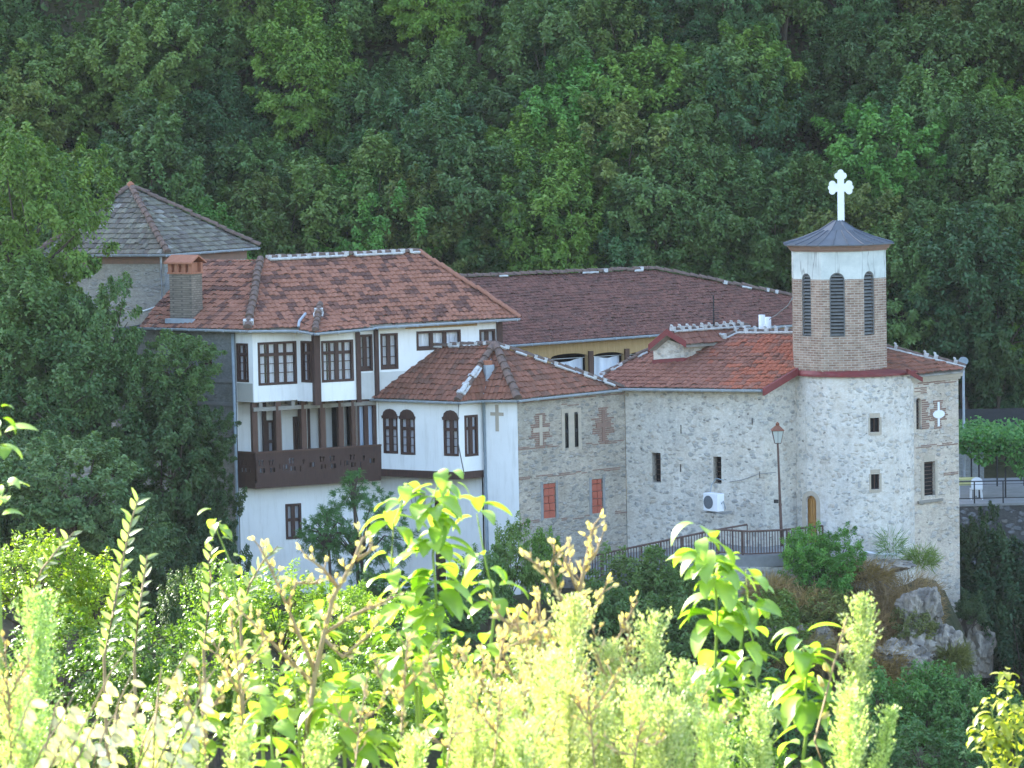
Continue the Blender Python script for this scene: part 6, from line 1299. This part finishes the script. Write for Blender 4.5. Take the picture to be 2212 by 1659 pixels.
def plume(px, ytop, wpx, Y, seed, color, label, ybot=1700, lean=0):
    r = np.random.default_rng(seed); top = pt(px, ytop, Y); bot = pt(px - lean, ybot, Y); g0_ = gz(bot.x, Y); root = thing('feathery_plume', (bot.x, Y, g0_ - .02), label, 'weed', 'pale feathery weed plumes in the foreground'); BASE[root.name] = root.location.copy()
    stemto(root, [Vector((bot.x, Y, g0_)), bot, bot.lerp(top, .6), top], .006); H = (top - bot).length; s = (Y + 120) / FP; nb = int(H / .0017); Bs, Ds = [], []; W_2 = wpx * s / 2
    bn, tn_ = np.array(bot), np.array(top)
    for k in range(nb):
        t_ = k / nb; c = bn + (tn_ - bn) * t_; prof = min(1, ((1 - t_) * 5.5) ** .75) * (.82 + .18 * math.sin(t_ * 17 + seed) * math.sin(t_ * 7)); a = r.uniform(0, 6.28); L_ = W_2 * 1.55 * prof * r.uniform(.3, 1.1) + .008
        d = np.array([math.cos(a), math.sin(a), r.uniform(.7, 1.3)]); d = d / np.linalg.norm(d); m_ = max(3, int(L_ / .0045)); tt = (np.arange(m_) + .5) / m_
        q = c + d * L_ * tt[:, None] + np.array([0, 0, 1.]) * (L_ * .35 * tt ** 2)[:, None]; q = q + r.normal(size=(m_, 3)) * .0035; Bs.append(q); Ds.append(unit(d + np.array([0, 0, .5]) + r.normal(size=(m_, 3)) * .55))
    B = np.concatenate(Bs); D = np.concatenate(Ds); k = len(B); S = unit(np.cross(D, r.normal(size=(k, 3)))); V, F, A = rhombs(B, D, S, r.uniform(.008, .017, k), r.uniform(.004, .008, k), r.random(k))
    finish(root, V, F, A, 'plume', 'plume', color, False)
PL = 'pale feathery plume '
for k, (px, yt, wp, lb_, Y_, c, ln) in enumerate((
    (90, 1285, 105, 'tallest at the left edge, broad and pale green', -110.4, (.9, 1.05, .9), 20), (30, 1480, 90, 'low in the left bottom corner', -110.8, (1, 1, .9), 0), (1865, 1290, 85, 'tall and narrow, rising beside the dry slope', -110.2, (1, 1, .9), 30), (1925, 1535, 55, 'short, right of the tall narrow one', -110, (1, 1.05, .8), 30), (1640, 1510, 80, 'short, between the two right saplings', -110.6, (1, 1, .95), 0),
    (1412, 1330, 95, 'left of the sapling below the railing', -110.5, (1.1, 1.05, 1), 10), (1240, 1295, 110, 'broad and very pale, below the brown seedhead branch', -110.7, (1.15, 1.05, 1.05), 20), (1320, 1400, 110, 'in the dip between the two tall centre ones', -110.4, (1.1, 1.05, 1), 5), (1190, 1420, 120, 'left flank of the broad pale one', -110.9, (1.15, 1.05, 1.05), 30), (1480, 1440, 100, 'at the foot of the sapling below the railing', -110.7, (1.05, 1.05, .95), 0),
    (1100, 1500, 110, 'lower, in front of the brown seedheads', -110.9, (1.1, 1.05, 1), 20), (1030, 1560, 100, 'low, right of the central stem', -111, (1.1, 1.05, 1), 10), (1380, 1500, 130, 'low and wide in the bottom centre', -111, (1.1, 1.05, 1), 0), (1280, 1530, 120, 'low in the bottom centre, left of the wide one', -111.1, (1.1, 1.05, 1), 0), (1540, 1560, 100, 'low under the sapling below the railing', -111, (1.05, 1.05, .9), 0),
    (330, 1590, 90, 'low among the white papery pods', -111, (.95, 1.05, .9), 10), (160, 1560, 100, 'low beside the white papery pods', -111.1, (.95, 1.05, .9), 0), (900, 1600, 80, 'low left of the central stem', -111, (1, 1, .9), 10), (1840, 1500, 90, 'at the foot of the tall narrow right one', -110.7, (1, 1, .85), 10), (520, 1600, 70, 'low left of the pale forked stem', -111, (1.0, 1, .9), 0), (1150, 1360, 110, 'behind the broad pale one, on its left', -110.3, (1.15, 1.05, 1.05), 10), (1340, 1470, 120, 'right behind the central dip', -110.5, (1.15, 1.05, 1.05), 0), (1230, 1490, 140, 'widest one in the bottom centre', -111.2, (1.15, 1.05, 1.05), 0), (1440, 1530, 120, 'low, right of the wide one', -111.1, (1.1, 1.05, 1), 0), (1000, 1480, 90, 'slim, right of the tallest sapling stem', -110.8, (1.1, 1.05, 1), 0), (690, 1610, 80, 'small, at the foot of the forked stem', -111.2, (1.0, 1, .9), 0), (1130, 1590, 130, 'low and broad at the bottom, under the brown stalk', -111.4, (1.1, 1.05, 1), 0), (400, 1630, 110, 'lowest, right of the pod stalks', -111.3, (1.0, 1, .9), 0), (60, 1600, 130, 'broad and low in the left corner', -111.3, (.95, 1.05, .9), 0))):
    f_ = rnd.uniform(.72, 1.02); plume(px, yt, wp, Y_, 60 + k, (c[0] * f_, c[1] * f_, c[2] * f_ * .95), PL + lb_, 1720, ln)
def seedstalk(Y, branches, label, seed, r0=.009, dens=.011, sz=.02, color=(1, 1, 1)):
    rr = random.Random(seed); P = [[pt(x, y, Y) for x, y in b] for b in branches]; b0 = P[0][0]; root = thing('dry_seed_stalk', (b0.x, Y, gz(b0.x, Y) - .02), label, 'dry plant', 'dry brown seed stalks'); BASE[root.name] = root.location.copy()
    m_ = MB(); V, F, A = [], [], []
    for i, b in enumerate(P):
        pts_ = ([down(b[0], root.location.z)] if i == 0 else []) + b; n = len(pts_); m_.tube(pts_, [(r0 if i == 0 else r0 * .55) * (1 - .6 * k / (n - 1)) for k in range(n)], 6)
        for a, c in zip(b[:-1], b[1:]):
            nn = int((c - a).length / dens)
            for k in range(nn):
                if i == 0 and a is b[0]: continue
                p = a.lerp(c, (k + rr.random()) / nn); d = (c - a).normalized() * .8 + Vector((rr.uniform(-1, 1), rr.uniform(-1, 1), rr.uniform(-.2, 1))) * .9; d.normalize(); q = p + d * rr.uniform(.008, .04); m_.tube([p, q], .0018, 4)
                for j in range(rr.choice((2, 3))): leafpatch(V, F, A, q, d + Vector((rr.uniform(-.5, .5), rr.uniform(-.5, .5), rr.uniform(-.3, .5))), Vector((rr.uniform(-1, 1), -1, .5)), sz * rr.uniform(.7, 1.4), sz * rr.uniform(.35, .6), rr.uniform(-.5, .5), rr.random(), .5)
    m_.build('stem', 'twig', root, True); finish(root, V, F, A, 'foliage_or_seeds', 'dry', color)  # second part holds the dry seedheads, all in one mesh
seedstalk(-110.3, [[(650, 1690), (665, 1560), (680, 1460), (700, 1370), (720, 1290), (760, 1220), (785, 1160)], [(680, 1450), (650, 1380), (620, 1310), (590, 1240), (560, 1180)], [(700, 1370), (760, 1330), (830, 1300), (860, 1285)], [(730, 1270), (700, 1230), (660, 1200)], [(670, 1470), (600, 1400), (540, 1340), (490, 1290)], [(700, 1380), (740, 1420), (800, 1370), (820, 1340)], [(770, 1210), (800, 1190), (805, 1170)], [(620, 1310), (640, 1260), (690, 1260)]], 'pale forked dry stalk with brown seedheads in front of the white wall', 1, .012, .016)
seedstalk(-110.3, [[(1180, 1690), (1195, 1560), (1220, 1440), (1240, 1330), (1262, 1230), (1275, 1170), (1285, 1130)], [(1240, 1330), (1200, 1270), (1160, 1220), (1130, 1200)], [(1262, 1230), (1290, 1190), (1300, 1160)], [(1230, 1380), (1290, 1310), (1310, 1260)], [(1210, 1440), (1130, 1380), (1080, 1330), (1060, 1300)], [(1200, 1270), (1190, 1220), (1200, 1190)], [(1250, 1280), (1220, 1210), (1235, 1180)]], 'dry brown seed stalk against the stone wall, left of the railing', 2, .01)
seedstalk(-110.2, [[(1290, 1690), (1300, 1540), (1310, 1420), (1340, 1370), (1370, 1310), (1378, 1300)], [(1310, 1430), (1280, 1360), (1270, 1320)]], 'small brown seed stalk below the railing', 3, .006, .016, .016)
seedstalk(-110.5, [[(1060, 1690), (1050, 1560), (1070, 1460), (1090, 1380), (1120, 1330)], [(1060, 1500), (1010, 1430), (1000, 1400)], [(1090, 1400), (1150, 1380), (1180, 1340)]], 'brown seed stalk right of the central stem', 4, .006)
seedstalk(-110.6, [[(1440, 1690), (1450, 1600), (1480, 1560), (1500, 1500)], [(1450, 1600), (1420, 1560)]], 'tan seed stalk low in the bottom centre', 5, .005, .014, .016)
seedstalk(-110.4, [[(1790, 1690), (1760, 1600), (1800, 1440), (1825, 1350), (1832, 1330)]], 'thin bent stalk leaning on the tall narrow plume', 6, .005, .06, .03)
for k, (x0, yt, dx, lb_) in enumerate(((1000, 1400, -20, 'left of the pale plume mass'), (1120, 1330, 25, 'rising from the left of the pale plumes'), (1180, 1290, -15, 'second from the stone wall stalk'), (1330, 1350, 30, 'just right of the broad pale plume'), (860, 1380, 20, 'left of the tallest sapling stem'), (540, 1330, -40, 'leftmost, over the sunlit shrubs'), (1500, 1500, 20, 'below the railing sapling'))):
    seedstalk(-110.45, [[(x0, 1690), (x0 + dx * .3, 1600), (x0 + dx * .6, (yt + 1600) / 2), (x0 + dx, yt)], [(x0 + dx * .5, (yt + 1600) / 2 + 40), (x0 + dx * .5 - 45, yt + 90), (x0 + dx * .5 - 60, yt + 50)], [(x0 + dx * .6, (yt + 1600) / 2), (x0 + dx * .6 + 50, yt + 60), (x0 + dx * .6 + 58, yt + 20)]], 'short tan seed stalk ' + lb_, 40 + k, .005)
for k, (x0, yt, dx, lb_) in enumerate(((1060, 1470, 25, 'in front of the left plumes'), (1290, 1440, -25, 'in front of the centre plumes, leaning left'), (1365, 1560, 20, 'low before the bottom centre plumes'), (1160, 1540, -20, 'low before the broad pale plume'), (960, 1530, 25, 'low beside the tallest sapling stem'), (760, 1480, 30, 'right of the pale forked stem'), (450, 1450, -20, 'between the pod stalks and the forked stem'), (30, 1380, -20, 'at the left edge beside the tall plume'))):
    seedstalk(-111.3, [[(x0, 1700), (x0 + dx * .3, 1640), (x0 + dx * .6, (yt + 1640) / 2), (x0 + dx, yt)], [(x0 + dx * .5, (yt + 1640) / 2 + 30), (x0 + dx * .5 - 40, yt + 70), (x0 + dx * .5 - 52, yt + 40)], [(x0 + dx * .6, (yt + 1640) / 2), (x0 + dx * .6 + 42, yt + 50), (x0 + dx * .6 + 50, yt + 20)]], 'thin tan seed stalk ' + lb_, 60 + k, .004, .012, .015, (.85, .8, .75))
for k, (x0, y0, lb_) in enumerate(((640, 1440, 'behind the pale forked stem'), (430, 1500, 'right of the papery pods'), (800, 1540, 'left of the tallest sapling foot'), (1020, 1440, 'right of the tallest sapling stem'), (560, 1380, 'over the sunlit shrubs, upper left'), (690, 1330, 'beside the forked stem top'), (1640, 1440, 'between the two right saplings'))):
    sapling(x0, -110.1, [(x0 + 10, 1700, 3, .7), (x0 + 6, (y0 + 1680) / 2, 5, .7), (x0, y0 + 70, 6, .62), (x0 - 5, y0 + 30, 6, .55), (x0 - 8, y0, 4, .45)], 'small leafy shoot ' + lb_, 80 + k, (1.1, 1.0, 1.2))
def podstalk(Y_, pts_, label, seed, n_sp=.02):
    Y = Y_ - .45; rr = random.Random(seed); P = [pt(x, y, Y) for x, y in pts_]; root = thing('papery_pod_stalk', (P[0].x, Y, gz(P[0].x, Y) - .02), label, 'dry plant', 'white papery pod stalks at bottom left'); BASE[root.name] = root.location.copy(); stemto(root, [down(P[0], root.location.z)] + P, .005, 'twig'); V, F, A = [], [], []
    for a, b in zip(P[:-1], P[1:]):
        n = max(1, int((b - a).length / n_sp))
        for k in range(n):
            p = a.lerp(b, k / n)
            if rr.random() < .12: continue
            d_ = Vector((rr.uniform(-.1, 1.3), rr.uniform(-.5, .5), -rr.uniform(-.1, 1.1))); leafpatch(V, F, A, p + d_.normalized() * .006, d_, Vector((rr.uniform(-.8, .8), -1, rr.uniform(-.4, .9))), rr.uniform(.03, .05), rr.uniform(.018, .03), .3, rr.random(), rr.uniform(-.4, .4))
    finish(root, V, F, A, 'foliage_or_seeds', 'pod')  # this part holds the papery pods, merged into one mesh
podstalk(-110.8, [(120, 1690), (150, 1620), (200, 1530), (240, 1450), (272, 1405)], 'longest slanting stalk of white papery pods', 1)
podstalk(-110.9, [(230, 1690), (240, 1600), (255, 1520), (285, 1455)], 'white papery pod stalk just right of the longest one', 2)
podstalk(-110.8, [(290, 1690), (310, 1600), (350, 1510), (385, 1440), (408, 1405)], 'right-hand slanting stalk of white papery pods', 3)
podstalk(-110.9, [(330, 1690), (335, 1560), (345, 1470), (350, 1440)], 'upright stalk of white papery pods', 4)
podstalk(-111, [(60, 1690), (90, 1620), (130, 1560), (160, 1500)], 'lower left stalk of white papery pods', 5)
podstalk(-111, [(380, 1690), (400, 1610), (430, 1560), (440, 1540)], 'low stalk of white papery pods at the right of the clump', 6)
podstalk(-111.05, [(190, 1700), (210, 1620), (230, 1570), (250, 1540)], 'short stalk of white papery pods in the middle of the clump', 7)
podstalk(-110.85, [(-4, 1710), (29, 1613), (62, 1517), (80, 1492)], 'low papery white pod stalk, far left of the bottom clump', 20)
podstalk(-110.90, [(77, 1710), (99, 1617), (121, 1524), (139, 1499)], 'low papery white pod stalk, left of the bottom clump', 21)
podstalk(-110.95, [(93, 1710), (122, 1627), (151, 1545), (169, 1520)], 'low papery white pod stalk, inner left of the bottom clump', 22)
podstalk(-111.00, [(133, 1710), (170, 1635), (206, 1560), (224, 1535)], 'low papery white pod stalk, centre left of the bottom clump', 23)
podstalk(-111.05, [(187, 1710), (230, 1610), (272, 1510), (290, 1485)], 'low papery white pod stalk, centre of the bottom clump', 24)
podstalk(-110.85, [(199, 1710), (249, 1618), (300, 1525), (318, 1500)], 'low papery white pod stalk, centre right of the bottom clump', 25)
podstalk(-110.90, [(272, 1710), (315, 1623), (359, 1535), (377, 1510)], 'low papery white pod stalk, inner right of the bottom clump', 26)
podstalk(-110.95, [(312, 1710), (352, 1624), (393, 1537), (411, 1512)], 'low papery white pod stalk, right of the bottom clump', 27)
podstalk(-111.00, [(347, 1710), (398, 1589), (448, 1468), (466, 1443)], 'low papery white pod stalk, far right of the bottom clump', 28)
# leafy sprigs in the right bottom corner
def sprig(px, Y, nodes, label, seed, color):
    sapling(px, Y, nodes, label, seed, color, .05, .004)
for k, (x0, y0, lb_) in enumerate(((2180, 1470, 'upper sunlit leafy spray in the right bottom corner'), (2150, 1530, 'middle sunlit leafy spray in the right bottom corner'), (2120, 1560, 'lower left sunlit spray in the right bottom corner'), (2205, 1520, 'sunlit spray cut by the right frame edge'), (2160, 1600, 'sunlit spray at the bottom edge, right corner'))):
    sprig(x0, -109, [(x0 + 20, 1700, 4, 1), (x0 + 14, (y0 + 1660) / 2 + 20, 6, 1), (x0 + 8, (y0 + 1660) / 2 - 15, 7, 1), (x0, y0 + 40, 8, 1), (x0 - 6, y0 + 14, 7, .9), (x0 - 8, y0, 4, .7)], lb_, 30 + k, (1.35, 1.0, 1.0))
# grassy stems filling the very bottom (nobody could count them)
n = 9000; r = np.random.default_rng(77); px_ = r.uniform(-60, 1780, n); Yg = r.uniform(-113.5, -109.5, n); sc_ = (Yg + 120) / FP; xg = (px_ - 1106) * sc_; zg = ground(xg, Yg)
hh = r.uniform(.35, .95, n) * np.clip(1.25 - np.abs(px_ - 900) / 1800, .5, 1.2); d = unit(np.stack([r.normal(size=n) * .16, r.normal(size=n) * .16, np.ones(n)], -1)); s = unit(np.cross(d, r.normal(size=(n, 3)))); V, F, A = rhombs(np.stack([xg, Yg, zg], -1), d, s, hh, r.uniform(.004, .009, n), r.random(n), 0)
me = npmesh('tall_grass', V, F, 'plume', A); o = bpy.data.objects.new('tall_grass', me); C.objects.link(o); o['kind'] = 'stuff'; tag(o, 'tall pale grass filling the foot of the foreground plants', 'grass')
# ---------------------------------------------------------------- light
w = bpy.data.worlds.new('World'); sc.world = w; w.use_nodes = True; t = w.node_tree; t.nodes.clear()
sk = N(t, 'ShaderNodeTexSky'); sk.sky_type = 'NISHITA'; sk.sun_disc = False
EL, AZ = 30, 45       # sun ahead of the camera and to the left, hidden from the valley by the wooded ridge
sk.sun_elevation = R(EL); sk.sun_rotation = R(-AZ)
bg = N(t, 'ShaderNodeBackground'); bg.inputs[1].default_value = .15; o = N(t, 'ShaderNodeOutputWorld'); L(t, sk.outputs[0], bg.inputs[0]); L(t, bg.outputs[0], o.inputs[0])
sd = bpy.data.lights.new('sun', 'SUN'); sd.energy = 5.0; sd.angle = R(.5); sd.color = (1, .95, .86); so = bpy.data.objects.new('sun', sd); C.objects.link(so)
to = Vector((-math.sin(R(AZ)) * math.cos(R(EL)), math.cos(R(AZ)) * math.cos(R(EL)), math.sin(R(EL)))); so.rotation_euler = to.to_track_quat('Z', 'Y').to_euler(); so.location = (-60, 60, 80)
sc.view_settings.view_transform = 'Standard'; sc.view_settings.look = 'None'; sc.view_settings.exposure = 2.42; sc.view_settings.gamma = 1
sc.render.engine = 'CYCLES'

# ---------------------------------------------------------------- thin air volume added as a lens veil, lifting the darks
m, tt_ = nt('veil_air'); p = N(tt_, 'ShaderNodeVolumePrincipled'); p.inputs['Density'].default_value = .00007; p.inputs['Color'].default_value = (.85, .93, 1, 1)
o = N(tt_, 'ShaderNodeOutputMaterial'); L(tt_, p.outputs[0], o.inputs[1]); M['air'] = m
mb = MB(); mb.box((-268, -158, -24), (536, 0, 0), (0, 405, 0), (0, 0, 150)); h = mb.build('haze', 'air'); h['kind'] = 'stuff'; h['label'] = 'thin pale haze added as a lens veil'; h['category'] = 'haze'
